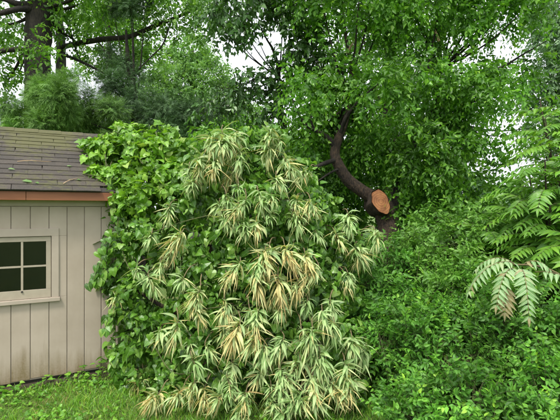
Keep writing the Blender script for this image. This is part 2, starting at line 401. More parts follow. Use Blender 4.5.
def sprig(kind, k):
    """local leaf positions, directions, face normals, sizes along a twig of length 1 on +Y"""
    P, D, Nn, S = [], [], [], []
    for i in range(k):
        t = (i + .6) / k
        if kind == 'opposite': t = (i // 2 + 1) / (k / 2 + .5)
        sd_ = 1 if i % 2 else -1; a = R(52 if kind != 'needle' else 38) * sd_
        if i == k - 1: a = 0; t = 1
        P.append((0, t, 0)); D.append((math.sin(a), math.cos(a), -.25)); Nn.append((-.25 * sd_, .1, 1)); S.append(.75 + .35 * math.sin(math.pi * min(t, .95)))
    return [np.array(x, float) for x in (P, D, Nn, S)]

def sprig_leaves(p, out, length, size, kind='alternate', k=7, droop=.5, up=.5, spread=.55, jit=.4, rise=.25):
    """expand twig anchors into single leaves"""
    n = len(p); lp, ld, ln, ls = sprig(kind, k)
    d = nrm(out * .9 + rng.normal(size=(n, 3)) * spread + np.array([0, 0, -droop]) * rng.random((n, 1)) + np.array([0, 0, rise]))
    nn = nrm(np.array([0, 0, 1.]) * up + out * (1 - up) + rng.normal(size=(n, 3)) * .35)
    Rm = frames(d, nn); L_ = length * rng.uniform(.6, 1.25, n)
    sag = lp[None, :, 1] ** 2 * (L_ * droop * .5)[:, None]
    pos = np.einsum('nij,mj->nmi', Rm, lp) * L_[:, None, None] + p[:, None]; pos[:, :, 2] -= sag
    dd = np.einsum('nij,mj->nmi', Rm, ld) + rng.normal(size=(n, k, 3)) * jit; dd[:, :, 2] -= droop * .6
    nv = np.einsum('nij,mj->nmi', Rm, ln) + rng.normal(size=(n, k, 3)) * jit
    s = size * ls[None] * rng.uniform(.65, 1.25, (n, k)); rnd = np.clip(rng.beta(2, 2.2, (n, 1)) * .55 + rng.random((n, k)) * .45 + .32 * (lp[None, :, 1] - .55), 0, 1)
    return pos.reshape(-1, 3), dd.reshape(-1, 3), nv.reshape(-1, 3), s.ravel(), rnd.ravel(), (p, d, L_, droop)

def twig_mesh(name, tw, mat, r=.0025):
    p, d, L_, droop = tw; n = len(p); x = nrm(np.cross(d, [0, 0, 1.])); z = np.cross(x, d); V = np.empty((n, 6, 3))
    for i in range(3):
        a = 2 * math.pi * i / 3; o = (x * math.cos(a) + z * math.sin(a)) * r
        V[:, i] = p - d * (L_ * .5)[:, None] + o
        V[:, 3 + i] = p + d * (L_ * .5)[:, None] + o * .7; V[:, 3 + i, 2] -= L_ * droop * .12
    tip = p + d * L_[:, None]; tip[:, 2] -= L_ * droop * .5
    V = np.concatenate([V, tip[:, None]], 1).reshape(-1, 3); o = (np.arange(n) * 7)[:, None, None]
    q = (np.array([(0, 1, 4, 3), (1, 2, 5, 4), (2, 0, 3, 5)]) + o).reshape(-1, 4); t = (np.array([(3, 4, 6), (4, 5, 6), (5, 3, 6)]) + o).reshape(-1, 3)
    return mesh_np(name, V, [t, q], mat)

def crown(parent, rows, n, size, mat, temps=(quad_leaf, quad_leaf2), kind='alternate', k=7, length=.3, droop=.5, up=.5,
          shell=.5, front=.55, name='crown', twigs=None, jit=.4, flat=.85, spread=.55, gap=-1.2, gf=3.0):
    p, o = sample_blobs(blobs_px(rows), n, shell, flat, front, .25, gap, gf)
    pos, d, nv, s, rnd, tw = sprig_leaves(p, o, length, size, kind, k, droop, up, spread, jit)
    ob = tag(link(name, leaf_mesh(name, temps, pos, d, nv, s, rnd, mat), parent), kind='stuff')
    if twigs: tag(link('twigs', twig_mesh('twigs', tw, twigs, .0022 * max(1, size / .06)), parent), kind='stuff')
    return ob

def limb(parent, rows, mat, name='limb', n=8, rough=.09, steps=7):
    """rows (px, py, depth, radius)"""
    P = spline([(*at(a, b, d), r) for a, b, d, r in rows], steps); m = MB(); m.tube(P[:, :3], np.maximum(P[:, 3], .003), n, True, rough)
    return m.build(name, mat, parent, smooth=True)

def reach(parent, rows, root, mat, r0=.03, every=1, name='limb'):
    """a limb from a point on the trunk to the middle of each crown lobe"""
    for i, b in enumerate(rows):
        if i % every: continue
        a = np.array(root(i)) if callable(root) else np.array(root); c = at(*b[:3]); mid = a * .45 + c * .55 - np.array([0, 0, np.linalg.norm(c - a) * .08])
        P = spline([(*a, r0), (*mid, r0 * .65), (*c, r0 * .25)], 5); m = MB(); m.tube(P[:, :3], P[:, 3], 6, False, .08); m.build(name, mat, parent, smooth=True)

# ------------------------------------------------------------------ ground
gm = MB(); g_n = 40
gm.add([(-400, -400, 0), (400, -400, 0), (400, 400, 0), (-400, 400, 0)], [(0, 1, 2, 3)])
tag(gm.build('ground', M['ground']), kind='structure')

# ------------------------------------------------------------------ shed
SH = np.array([-2.475, 3.88]); U = np.array([.874, .485]); NN = np.array([-.485, .874]); ANG = math.atan2(.485, .874)
shed = empty('garden_shed', (SH[0], SH[1], 0), ANG)
tag(shed, 'taupe board-sided garden shed with weathered shingle roof and small four-pane window', 'shed')
X0, X1, DEP = -2.3, .97, 2.6
EAVE, RIDGE = 1.77, 2.52
m = MB(); m.box(X0, X1, .03, .06, .05, 1.70); wall = m.build('wall', M['trim'], shed)
# window opening through the backing: rebuild the wall as four strips round it
wall.data.clear_geometry(); m = MB()
wx0, wx1, wz0, wz1 = -.07, .405, .79, 1.36
m.box(X0, wx0, .012, .06, .05, 1.70); m.box(wx1, X1, .012, .06, .05, 1.70); m.box(wx0, wx1, .012, .06, .05, wz0); m.box(wx0, wx1, .012, .06, wz1, 1.70)
wall.data.from_pydata(m.v, [], m.f)
pitch = .1505; x = .083 - 16 * pitch
def board(x0, x1, z0, z1):
    mb = MB(); mb.box(x0, x1, 0, .0115, z0, z1); mb.build('board', M['paint'], wall, bevel=.003)
while x < X1:
    a, b = max(x + .003, X0), min(x + pitch - .003, X1 - .004); zb = .055 + random.uniform(-.012, .012)
    x += pitch
    if b - a < .03: continue
    if b < wx0 or a > wx1: board(a, b, zb, 1.632)
    else:
        board(a, b, zb, wz0); board(a, b, wz1, 1.632)
        if a < wx0 - .02: board(a, wx0, wz0, wz1)
        if b > wx1 + .02: board(wx1, b, wz0, wz1)
for nm, bx in (('side_wall', (X1 - .03, X1, .061, DEP, .05, 1.70)), ('side_wall', (X0, X0 + .03, .061, DEP, .05, 1.70)), ('back_wall', (X0, X1, DEP + .001, DEP + .03, .05, 1.70))):
    m = MB(); m.box(*bx); o = m.build(nm, M['paint'], shed)
    if nm == 'side_wall':      # gable triangle
        gme = MB(); xa, xb = bx[0], bx[1]; zr = RIDGE - .06; ym = 1.3
        gme.add([(xa, .06, 1.702), (xa, DEP, 1.702), (xa, ym, zr), (xb, .06, 1.702), (xb, DEP, 1.702), (xb, ym, zr)], [(0, 1, 2), (3, 5, 4), (0, 3, 4, 1), (1, 4, 5, 2), (2, 5, 3, 0)])
        gme.build('gable', M['paint'], o)
m = MB(); m.box(X0, X1, .03, DEP, .015, .05); m.build('floor_frame', M['dark_inside'], shed)
m = MB(); m.box(X0, X1 + .004, -.012, .022, 1.636, 1.69); m.build('frieze_board', M['trim'], shed, bevel=.003)
m = MB(); m.box(X1 + .001, X1 + .02, -.006, .09, .06, 1.63); m.build('corner_board', M['trim'], shed, bevel=.003)
m = MB(); m.box(X0 - .05, X1 + .03, -.125, -.014, 1.692, 1.704); m.build('soffit', M['trim'], shed)
# fascia in two lengths, butted
for a, b in ((X0 - .06, .2), (.203, X1 + .035)):
    m = MB(); m.box(a, b, -.15, -.126, 1.686, EAVE - .006); m.build('fascia_board', M['fascia'], shed, bevel=.003)
# window
win = empty('window', (0, 0, 0)); win.parent = shed
cas = MB(); cx0, cx1, cz0, cz1 = -.13, .465, .755, 1.43
cas.box(cx0, cx1, -.012, -.001, wz1, cz1); cas.box(cx0, wx0, -.012, -.001, wz0, wz1); cas.box(wx1, cx1, -.012, -.001, wz0, wz1)
cas.build('casing', M['trim'], win, bevel=.002)
m = MB(); m.box(cx0 - .01, cx1 + .01, -.03, -.001, cz0, wz0); m.build('sill', M['trim'], win, bevel=.003)
sx0, sx1, sz0, sz1 = -.02, .36, .872, 1.312
m = MB(); m.box(wx0 + .004, wx1 - .004, .004, .03, sz1, wz1 - .004); m.box(wx0 + .004, wx1 - .004, .004, .03, wz0 + .002, sz0)
m.box(wx0 + .004, sx0, .004, .03, sz0, sz1); m.box(sx1, wx1 - .004, .004, .03, sz0, sz1); m.build('sash_frame', M['sash'], win, bevel=.002)
mxm, mzm = .168, 1.087
m = MB(); m.tube([(mxm, -.004, sz0 - .012), (mxm, .006, sz0 - .012)], .009, 8); m.build('latch', M['dark_inside'], win)
m = MB(); m.box(mxm - .009, mxm + .009, .006, .026, sz0, sz1); m.build('muntin', M['sash'], win)
for a, b in ((sx0, mxm - .009), (mxm + .009, sx1)):
    m = MB(); m.box(a, b, .007, .025, mzm - .008, mzm + .008); m.build('muntin', M['sash'], win)
    for c, d in ((sz0, mzm - .008), (mzm + .008, sz1)):
        m = MB(); m.box(a, b, .014, .018, c, d); m.build('pane', M['glass'], win)
# roof: deck, shingles one by one, ridge caps
RY0, RY1 = -.165, 1.3; run = RY1 - RY0; rise = RIDGE - EAVE; sl = math.hypot(run, rise); pa = math.atan2(rise, run)
roof = empty('roof', (0, RY0, EAVE)); roof.parent = shed; roof.rotation_euler = (pa, 0, 0)
m = MB(); m.box(X0 - .06, X1 + .05, .012, sl, -.03, -.004); m.build('roof_deck', M['dark_inside'], roof)
def shingle_mesh(w):
    b = MB(); j = lambda: random.uniform(-.004, .004)
    h = .18; V = [(-w/2, j(), .012), (0, j(), .013), (w/2, j(), .012), (w/2, h, .003), (-w/2, h, .003)]
    b.add(V + [(x, y, z - .009 if y < .1 else z - .005) for x, y, z in V], [(0, 1, 2, 3, 4), (9, 8, 7, 6, 5), (0, 5, 6, 1), (1, 6, 7, 2), (2, 7, 8, 3), (3, 8, 9, 4), (4, 9, 5, 0)])
    me = bpy.data.meshes.new('shingle'); me.from_pydata(b.v, [], b.f); me.update(); me.materials.append(M['shingle']); return me
sh_v = [shingle_mesh(w) for w in (.24, .239, .238, .2395)]
expo = .116; nc = int(sl / expo) + 1
for r_ in range(nc):
    y = r_ * expo - .012
    if y + .1 > sl: break
    for c_ in range(15):
        xx = X0 - .06 + .15 + c_ * .242 + (.121 if r_ % 2 else 0) + random.uniform(-.003, .003)
        if xx + .12 > X1 + .07: continue
        o = link('shingle', random.choice(sh_v), roof, (xx, y, .004)); o.rotation_euler = (random.uniform(-.006, .01), 0, random.uniform(-.006, .006))
bk = MB(); bk.add([(X0 - .06, 0, 0), (X1 + .05, 0, 0), (X1 + .05, 1.47, -rise), (X0 - .06, 1.47, -rise), (X0 - .06, 0, -.03), (X1 + .05, 0, -.03), (X1 + .05, 1.47, -rise - .03), (X0 - .06, 1.47, -rise - .03)],
                  [(0, 1, 2, 3), (7, 6, 5, 4), (0, 4, 5, 1), (1, 5, 6, 2), (2, 6, 7, 3), (3, 7, 4, 0)])
bk.build('rear_slope', M['shingle'], shed, loc=(0, RY1 + .006, RIDGE - .002))
for i in range(14):
    xx = X0 - .05 + i * .24
    if xx + .25 > X1 + .06: break
    b = MB(); w = .25; k = .10; dz = k * math.tan(pa)
    b.add([(0, -k, -dz), (w, -k, -dz + .004), (w, 0, .006), (0, 0, 0), (w, k, -dz + .004), (0, k, -dz), (0, -k, -dz - .008), (w, -k, -dz - .004), (w, k, -dz - .004), (0, k, -dz - .008)],
          [(0, 1, 2, 3), (3, 2, 4, 5), (0, 6, 7, 1), (5, 4, 8, 9), (1, 7, 8, 4, 2), (0, 3, 5, 9, 6)])
    b.build('ridge_cap', M['shingle'], shed, loc=(xx, RY1 + .005, RIDGE + .026))

# fallen leaves and twigs lying on the roof
def roof_pt(a, b, up=.02):
    """a along the eave, b up the slope -> world"""
    y = RY0 + b * math.cos(pa) - up * math.sin(pa); z = EAVE + b * math.sin(pa) + up * math.cos(pa)
    return np.array([SH[0] + U[0] * a + NN[0] * y, SH[1] + U[1] * a + NN[1] * y, z])
roofn = np.array([NN[0] * -math.sin(pa), NN[1] * -math.sin(pa), math.cos(pa)])
one = lambda v: np.array([v], float)
for (a, b, s, w, lb) in ((.17, .15, .11, .9, 'largest pale green leaf lying just above the fascia on shed roof'), (.27, .13, .07, .7, 'small green leaf beside the large pale leaf on shed roof'),
                         (.62, .22, .06, .5, 'little green leaf low on shed roof near the vine'), (.55, .55, .05, 1, 'lone pale leaf halfway up the shed roof'), (.05, .42, .06, .8, 'pale leaf above the window side of the shed roof'),
                         (.75, .42, .05, .6, 'little green leaf beside the vine edge, mid roof')):
    me = leaf_mesh('fallen_leaf', [ovate], one((0, 0, 0)), one(nrm(np.array([U[0], U[1], .1]) + rng.normal(size=3) * .3)), one(roofn), np.array([s]), np.array([w]), M['leaf_pale'])
    p_ = roof_pt(a, b, .024)
    tag(link('fallen_leaf', me, None, p_), lb, 'leaf', 'leaves fallen on the shed roof')
for (a, b, L_, an, lb) in ((.5, .12, .22, .9, 'thin pale dead twig slanting low on the shed roof'), (.12, .62, .3, .2, 'longer dead twig lying across the upper shed roof')):
    q = MB(); p0 = roof_pt(a, b, .022); d_ = np.array([U[0], U[1], 0]) * math.cos(an) + (roof_pt(0, 1) - roof_pt(0, 0)) * math.sin(an)
    q.tube([p0 + d_ * L_ * t + roofn * .008 * math.sin(5 * t) for t in np.linspace(0, 1, 6)], [.004, .004, .0035, .003, .0025, .001], 5)
    tag(q.build('dead_twig', M['dry_wood']), lb, 'twig')

# bare soil strip under the wall
so = MB(); k = 30; V = []
for i in range(k + 1):
    a = X0 + (X1 + .3 - X0) * i / k; e = -.13 + random.uniform(-.05, .05)
    V += [(a, e, .004), (a, .03, .022)]
so.add(V, [(2*i, 2*i+2, 2*i+3, 2*i+1) for i in range(k)])
o = so.build('soil_strip', M['soil'], None, loc=(SH[0], SH[1], 0)); o.rotation_euler = (0, 0, ANG); tag(o, kind='structure')

# ------------------------------------------------------------------ trees behind, left to right
def tree(name, label, loc_px, cat='tree', group=None):
    p = at(*loc_px); e = empty(name, (0, 0, 0)); tag(e, label, cat, group); return e
def gnd(px, d, r): return (px, 210 + CAMZ * F / d, d, r)      # foot of a trunk at this column and depth

t = tree('oak_tree', 'big dark-trunked tree with heavy side branches at far left', (40, 200, 9))
limb(t, [gnd(44, 9, .36), (40, 200, 9, .28), (38, 90, 9, .25), (38, 40, 9, .25), (41, 0, 9, .25), (44, -90, 9, .2), (40, -220, 9, .1)], M['bark_dark'], 'trunk', 14, .05)
limb(t, [(37, 58, 8.95, .09), (28, 51, 8.8, .06), (8, 50, 8.5, .05), (-40, 60, 8.2, .03)], M['bark_dark'])
limb(t, [(38, 12, 8.95, .10), (24, 9, 8.7, .065), (5, 12, 8.4, .05), (-40, 25, 8, .03)], M['bark_dark'])
limb(t, [(35, 6, 8.9, .1), (18, 4, 8.7, .06), (-10, -6, 8.5, .03)], M['bark_dark'])
rows = [(30, 40, 8.3, .22), (42, 55, 8.4, .2), (35, 25, 8.4, .15), (5, 25, 9, .35), (-15, 75, 9, .5), (5, 85, 9.4, .3), (60, 20, 9.6, .4), (85, 2, 9.2, .5), (60, -10, 8.8, .5), (15, -25, 9, .7),
        (-40, 10, 9, .8), (110, -25, 9, .7), (55, 62, 8.5, .16), (20, 70, 9.2, .25), (-5, 45, 9.6, .4), (75, 40, 9.8, .22)]
crown(t, rows, 1500, .10, M['leaf_oak'], (quad_leaf, ovate), k=6, length=.3, droop=.7)
reach(t, rows[3:], at(40, 10, 9), M['bark_dark'], .05, 2)

t = tree('beech_tree', 'grey slim-trunked tree whose long bare branch reaches right above the shed', (62, 200, 10))
limb(t, [gnd(64, 10, .17), (62, 200, 10, .13), (61, 80, 10, .11), (61, 40, 10, .1), (57, 5, 10, .09), (54, -80, 10, .05)], M['bark_grey'], 'trunk', 10)
limb(t, [(61, 47, 9.95, .06), (80, 43, 9.8, .055), (104, 39, 9.6, .06), (128, 37, 9.4, .05), (150, 28, 9.2, .045), (184, 14, 9, .03), (215, -2, 8.8, .015)], M['bark_dark'])
limb(t, [(61, 54, 9.95, .04), (75, 59, 9.8, .032), (92, 67, 9.7, .028), (106, 75, 9.6, .018), (120, 88, 9.5, .01)], M['bark_dark'])
limb(t, [(62, 10, 10, .03), (70, 30, 9.8, .024), (76, 50, 9.8, .018), (82, 63, 9.8, .01)], M['bark_dark'], 'limb', 6)
limb(t, [(170, 24, 9.05, .018), (163, 44, 9, .016), (152, 56, 9, .014), (138, 70, 9, .01)], M['bark_dark'], 'limb', 6)
rows = [(180, 10, 8.9, .4), (205, 15, 8.8, .35), (160, 15, 9.3, .3), (150, 45, 9.4, .25), (130, 15, 9.8, .3), (100, 22, 9.8, .25), (215, 0, 8.5, .45), (190, 35, 9, .25), (95, 55, 9.8, .2), (140, -10, 9.4, .5), (175, -15, 9, .6)]
crown(t, rows, 1150, .085, M['leaf_oak'], (quad_leaf, ovate), k=6, length=.28, droop=.8)

t = tree('slender_tree', 'thin straight dark sapling trunk crossed by the long bare branch', (109, 200, 11))
limb(t, [gnd(110, 11, .09), (109, 200, 11, .07), (109, 70, 11, .065), (109, 30, 11, .05), (111, 0, 11, .045), (112, -70, 11, .02)], M['bark_dark'], 'trunk', 8)
limb(t, [(108, 31, 11, .035), (101, 16, 10.9, .03), (96, 0, 10.8, .02), (90, -20, 10.8, .01)], M['bark_dark'], 'limb', 6)
limb(t, [(108, 60, 11, .03), (103, 48, 10.9, .02), (98, 42, 10.8, .012)], M['bark_dark'], 'limb', 6)
rows = [(118, 25, 11.5, .5), (92, 22, 11.6, .4), (125, 55, 11.5, .5), (95, 60, 11.8, .4), (140, 40, 11.6, .45), (112, 0, 11.5, .6), (150, 65, 11.8, .4), (122, 75, 11.4, .4)]
crown(t, rows, 1450, .1, M['leaf_oak'], (quad_leaf,), k=6, length=.3, droop=.5)

t = tree('pale_tree', 'hazy yellow-green tree in the distance above the vine mound', (195, 200, 18))
limb(t, [gnd(195, 18, .2), (194, 150, 18, .15), (192, 80, 18, .1), (193, 45, 18, .04)], M['bark_grey'], 'trunk', 8)
rows = [(192, 52, 18, .7), (176, 78, 18, 1.0), (204, 74, 18, .9), (188, 95, 17.5, 1.2), (155, 98, 18, 1.0), (222, 100, 18, .9), (170, 125, 17.5, 1.3), (210, 125, 17.5, 1.3), (240, 125, 18, 1.0), (143, 120, 18, 1.), (182, 62, 18, .6)]
crown(t, rows, 5200, .14, M['leaf_pale'], (quad_leaf,), k=6, length=.4, droop=.3)
reach(t, rows, at(194, 140, 18), M['bark_grey'], .06)

t = tree('soft_pine', 'soft bright green pine drooping right behind the shed roof', (60, 200, 8), 'pine')
limb(t, [gnd(60, 8, .14), (60, 200, 8, .12), (58, 120, 8, .1), (58, 78, 8, .04)], M['bark_dark'], 'trunk', 8)
rows = [(35, 98, 7.6, .38), (60, 95, 7.4, .38), (85, 100, 7.6, .34), (20, 105, 7.8, .3), (48, 115, 7.5, .38), (78, 118, 7.6, .34), (100, 112, 7.9, .3), (30, 125, 7.7, .3), (70, 85, 7.7, .24), (10, 120, 8, .2), (85, 132, 8, .34), (95, 126, 8.2, .34), (70, 132, 8, .34), (105, 134, 8, .3), (45, 132, 8, .3)]
rows = [(a + random.uniform(-13, 13), b + random.uniform(-9, 9), c + random.uniform(-.3, .3), r * random.uniform(.35, .6)) for a, b, c, r in rows for _ in range(4)]
crown(t, rows, 9000, .062, M['needle_soft'], (needle,), 'needle', 18, .2, .35, .6, .8, name='needles', jit=.25)
reach(t, rows, at(58, 100, 8), M['bark_dark'], .02, 2, name='branch')

t = tree('dark_pine', 'dark blue-green pine between the shed roof and the pale tree', (140, 200, 9), 'pine')
limb(t, [gnd(140, 9, .15), (140, 200, 9, .13), (135, 110, 9, .1), (128, 60, 9, .05), (126, 30, 9, .02)], M['bark_dark'], 'trunk', 8)
rows = [(115, 88, 8.8, .36), (140, 98, 8.6, .42), (165, 108, 8.6, .42), (190, 115, 8.6, .4), (212, 122, 8.8, .4), (120, 115, 8.7, .38), (150, 125, 8.5, .4), (105, 72, 9, .2), (128, 70, 9, .25), (235, 125, 8.8, .35), (180, 132, 8.4, .4), (100, 128, 8.8, .3), (135, 2, 9, .3), (120, 3, 9, .25), (118, 60, 9, .2)]
rows = [(a + random.uniform(-13, 13), b + random.uniform(-9, 9), c + random.uniform(-.3, .3), r * random.uniform(.35, .6)) for a, b, c, r in rows for _ in range(4)]
crown(t, rows, 7000, .062, M['needle_dark'], (needle,), 'needle', 18, .2, .35, .6, .8, name='needles', jit=.25)
reach(t, rows, at(136, 110, 9), M['bark_dark'], .022, 2, name='branch')

# small maple whose dark leaves stand against the white sky
t = tree('maple_sapling', 'dark-leaved slender maple standing against the bright sky left of centre', (284, 200, 6.6))
limb(t, [gnd(290, 6.6, .06), (287, 200, 6.6, .045), (283, 125, 6.6, .035), (280, 98, 6.6, .032), (278, 68, 6.6, .026), (273, 50, 6.5, .02), (266, 38, 6.4, .012), (258, 22, 6.3, .005)], M['bark_dark'], 'trunk', 8)
limb(t, [(281, 100, 6.6, .018), (287, 82, 6.5, .014), (300, 72, 6.4, .008)], M['bark_dark'], 'limb', 6)
limb(t, [(278, 66, 6.6, .014), (288, 52, 6.5, .011), (296, 36, 6.4, .007)], M['bark_dark'], 'limb', 6)
limb(t, [(279, 80, 6.6, .014), (262, 78, 6.4, .01), (246, 82, 6.3, .006)], M['bark_dark'], 'limb', 6)
rows = [(236, 14, 6.3, .3), (262, 10, 6.3, .3), (288, 22, 6.4, .32), (300, 45, 6.4, .3), (255, 32, 6.3, .16), (310, 15, 6.5, .35), (232, 32, 6.2, .14), (240, -10, 6.3, .4), (285, -15, 6.4, .5),
        (290, 75, 6.5, .28), (265, 76, 6.4, .16), (247, 85, 6.3, .22), (228, 92, 6.4, .2), (262, 95, 6.4, .26), (300, 95, 6.6, .3), (240, 108, 6.4, .22), (270, 115, 6.4, .28), (322, 60, 6.5, .3), (215, 18, 6.3, .18), (210, 108, 6.5, .18)]
crown(t, rows, 800, .085, M['leaf_maple'], (ovate, quad_leaf2), 'opposite', 7, .24, 1.0, .7, .5, twigs=M['bark_dark'])
reach(t, rows, lambda i: at(279, 78, 6.6), M['bark_dark'], .012, 2)

# ------------------------------------------------------------------ big tree with the cut limb
t = tree('cut_tree', 'large leafy tree with a freshly sawn orange limb stub on its leaning trunk', (390, 200, 6))
limb(t, [gnd(396, 6.0, .2), (393, 280, 5.98, .165), (391, 240, 5.96, .155), (387, 218, 5.98, .15), (381, 204, 6.05, .125), (367, 194, 6, .092), (350, 182, 5.95, .082), (340, 168, 5.9, .074), (335, 154, 5.9, .066),
         (338, 140, 5.9, .058), (344, 126, 5.95, .046), (349, 105, 6, .036), (352, 75, 6.1, .035), (345, 30, 6.2, .022), (340, -20, 6.2, .012)], M['bark_brown'], 'trunk', 14, .07)
limb(t, [(390, 222, 6.1, .10), (397, 200, 6.2, .075), (399, 180, 6.25, .068), (405, 158, 6.3, .06), (418, 138, 6.4, .05), (432, 115, 6.5, .055), (440, 70, 6.6, .04), (436, 10, 6.6, .02)], M['bark_dark'], 'limb', 10)
limb(t, [(336, 148, 5.9, .045), (328, 138, 5.85, .035), (317, 131, 5.8, .026), (305, 124, 5.8, .02), (296, 108, 5.8, .012), (290, 92, 5.8, .006)], M['bark_dark'], 'limb', 8)
limb(t, [(336, 160, 5.9, .035), (328, 162, 5.75, .03), (318, 166, 5.6, .022), (306, 172, 5.5, .012)], M['bark_dark'], 'limb', 8)
limb(t, [(341, 168, 5.9, .02), (330, 173, 5.75, .014), (318, 181, 5.6, .008)], M['bark_dark'], 'limb', 6)
limb(t, [(340, 135, 5.9, .035), (346, 118, 5.8, .028), (360, 100, 5.7, .018), (378, 84, 5.6, .008)], M['bark_dark'], 'limb', 6)
limb(t, [(315, 131, 5.8, .016), (311, 118, 5.75, .012), (318, 104, 5.7, .006)], M['bark_dark'], 'limb', 6)
limb(t, [(428, 72, 6.1, .02), (432, 48, 6.1, .016), (438, 18, 6.1, .012), (440, -10, 6.1, .006)], M['bark_dark'], 'limb', 6)
limb(t, [(440, 90, 6.5, .04), (468, 78, 6.4, .03), (500, 68, 6.2, .02), (522, 55, 6.1, .012), (548, 40, 6, .006)], M['bark_dark'], 'limb', 6)
limb(t, [(432, 116, 6.5, .04), (470, 130, 6.3, .03), (486, 142, 6.2, .016), (498, 150, 6.1, .006)], M['bark_dark'], 'limb', 6)
limb(t, [(480, 76, 6.3, .018), (487, 100, 6.2, .014), (492, 118, 6.1, .01), (496, 134, 6.1, .004)], M['bark_dark'], 'limb', 6)
# sawn stub: short bark collar and an uneven cut face turned to the viewer
stub_p = at(381, 201.5, 5.78); stub_n = nrm(np.array([.18, -1, .22])); ax = nrm(np.cross(stub_n, [0, 0, 1.])); ay = np.cross(ax, stub_n)
if ay[2] < 0: ay = -ay
rim = []
for kq in range(28):
    w = 2 * math.pi * kq / 28; r_ = 1 + .05 * math.sin(3 * w + .4) + .035 * math.sin(7 * w) - .10 * math.exp(-((w - .55) / .22) ** 2)
    ex, ey = .112 * r_ * math.cos(w), .172 * r_ * math.sin(w); th = R(24)
    rim.append((ex * math.cos(th) + ey * math.sin(th), -ex * math.sin(th) + ey * math.cos(th)))
rim = np.array(rim)
def stub_ring(s, back): return [ax * a * s + ay * b * s - stub_n * back for a, b in rim]
m = MB(); n_ = 28; V = stub_ring(1.07, .006) + stub_ring(1.1, .05) + stub_ring(1.0, .14) + stub_ring(.9, .34)
m.add(V, [(i*n_+k, i*n_+(k+1) % n_, (i+1)*n_+(k+1) % n_, (i+1)*n_+k) for i in range(3) for k in range(n_)])
stub = m.build('limb_stub', M['bark_brown'], t, True, stub_p)
m = MB(); V = [(0, 0, 0)]; V[0] = tuple(-stub_n * -.004); V += stub_ring(.5, -.002 + .004) + stub_ring(.985, .004) + stub_ring(1.0, .03)
m.add(V, [(0, 1 + k, 1 + (k+1) % n_) for k in range(n_)] + [(1+i*n_+k, 1+(i+1)*n_+k, 1+(i+1)*n_+(k+1) % n_, 1+i*n_+(k+1) % n_) for i in range(2) for k in range(n_)])
cf = m.build('cut_face', M['cut'], stub); cf['label'] = 'orange sawn face with growth rings'
# two paler broken ends high in the crown
for (a, b, d, dx) in ((351, 46, 6.1, .05), (437, 34, 6.05, -.03)):
    q = MB(); p0 = at(a, b, d)
    for kq in range(4):
        o_ = np.array([random.uniform(-.014, .014), random.uniform(-.01, .01), 0]); q.tube([p0 + o_ + np.array([-dx, 0, -.10]), p0 + o_ * .5, p0 + o_ + np.array([dx, 0, random.uniform(.03, .09)])], [.009, .008, .001], 5)
    o = q.build('broken_end', M['dry_wood'], t); o['label'] = 'pale splintered end of a broken branch'
holes = [(506, 45, 13), (520, 118, 17), (478, 168, 18), (512, 150, 16), (494, 175, 14), (347, 42, 9), (395, 124, 5), (476, 40, 6), (448, 55, 5), (500, 20, 9), (532, 150, 14), (370, 60, 4)]
rows = []
for iy in range(9):
    for ix in range(11):
        px = 312 + ix * 21 + random.uniform(-9, 9); py = -18 + iy * 23 + random.uniform(-9, 9); r_ = random.uniform(.2, .36)
        d_ = 5.5 + 1.3 * random.random() + (.5 if py > 120 else 0)
        if any(math.hypot(px - hx, py - hy) < hr + r_ / d_ * F * .8 for hx, hy, hr in holes): continue
        if px > 520 and py > 60: continue
        if abs(px - 340) < 26 and 118 < py < 215: d_ = 6.6          # keep the leaning trunk in view
        if 345 < px < 402 and 165 < py: continue
        rows.append((px, py, d_, r_))
rows += [(330, -50, 6, .6), (400, -50, 6, .7), (460, -50, 6, .6), (520, -30, 6, .4), (430, 195, 6.4, .3), (415, 175, 6.2, .28), (452, 205, 6.6, .3), (365, 165, 6.7, .3), (355, 150, 6.9, .3), (330, 190, 6.8, .3),
         (420, 150, 5.7, .24), (440, 165, 5.7, .26), (418, 185, 5.7, .2), (460, 150, 5.8, .2), (445, 140, 5.6, .24), (436, 195, 5.8, .24), (404, 128, 5.6, .2), (380, 140, 6.0, .2), (358, 172, 6.35, .2), (372, 178, 6.4, .18), (360, 140, 6.3, .2), (410, 205, 5.8, .16), (408, 232, 5.6, .12),
         (408, 165, 5.7, .16), (312, 150, 6.2, .2), (322, 120, 6.0, .22), (350, 130, 6.3, .2), (512, 137, 6.2, .12), (498, 146, 6.2, .14), (488, 132, 6.2, .18), (500, 112, 6.3, .1), (536, 128, 6.4, .16), (484, 158, 6.3, .1), (507, 170, 6.3, .13), (490, 186, 6.2, .14), (465, 185, 6.1, .18), (485, 70, 6.3, .2), (500, 84, 6.4, .2), (525, 82, 6.6, .2), (520, 18, 6.4, .2), (492, 28, 6.4, .18), (546, 112, 6.8, .2), (470, 125, 6.1, .18), (535, 60, 6.8, .2), (478, 100, 6.2, .2), (512, 62, 6.5, .12), (478, 148, 6.2, .1)]
crown(t, rows, 7800, .072, M['leaf_main'], (ovate, quad_leaf, quad_leaf2), k=7, length=.24, droop=.8, shell=.6)
low = [r for r in rows if r[1] < 170]; rows = low
reach(t, rows, lambda i: at(*[(349, 105, 6), (352, 75, 6.1), (432, 115, 6.5), (440, 70, 6.6), (418, 138, 6.4)][(0 if rows[i][0] < 350 else 1 if rows[i][0] < 385 else 4 if rows[i][1] > 140 else 2 if rows[i][1] > 90 else 3)]), M['bark_dark'], .018, 2)

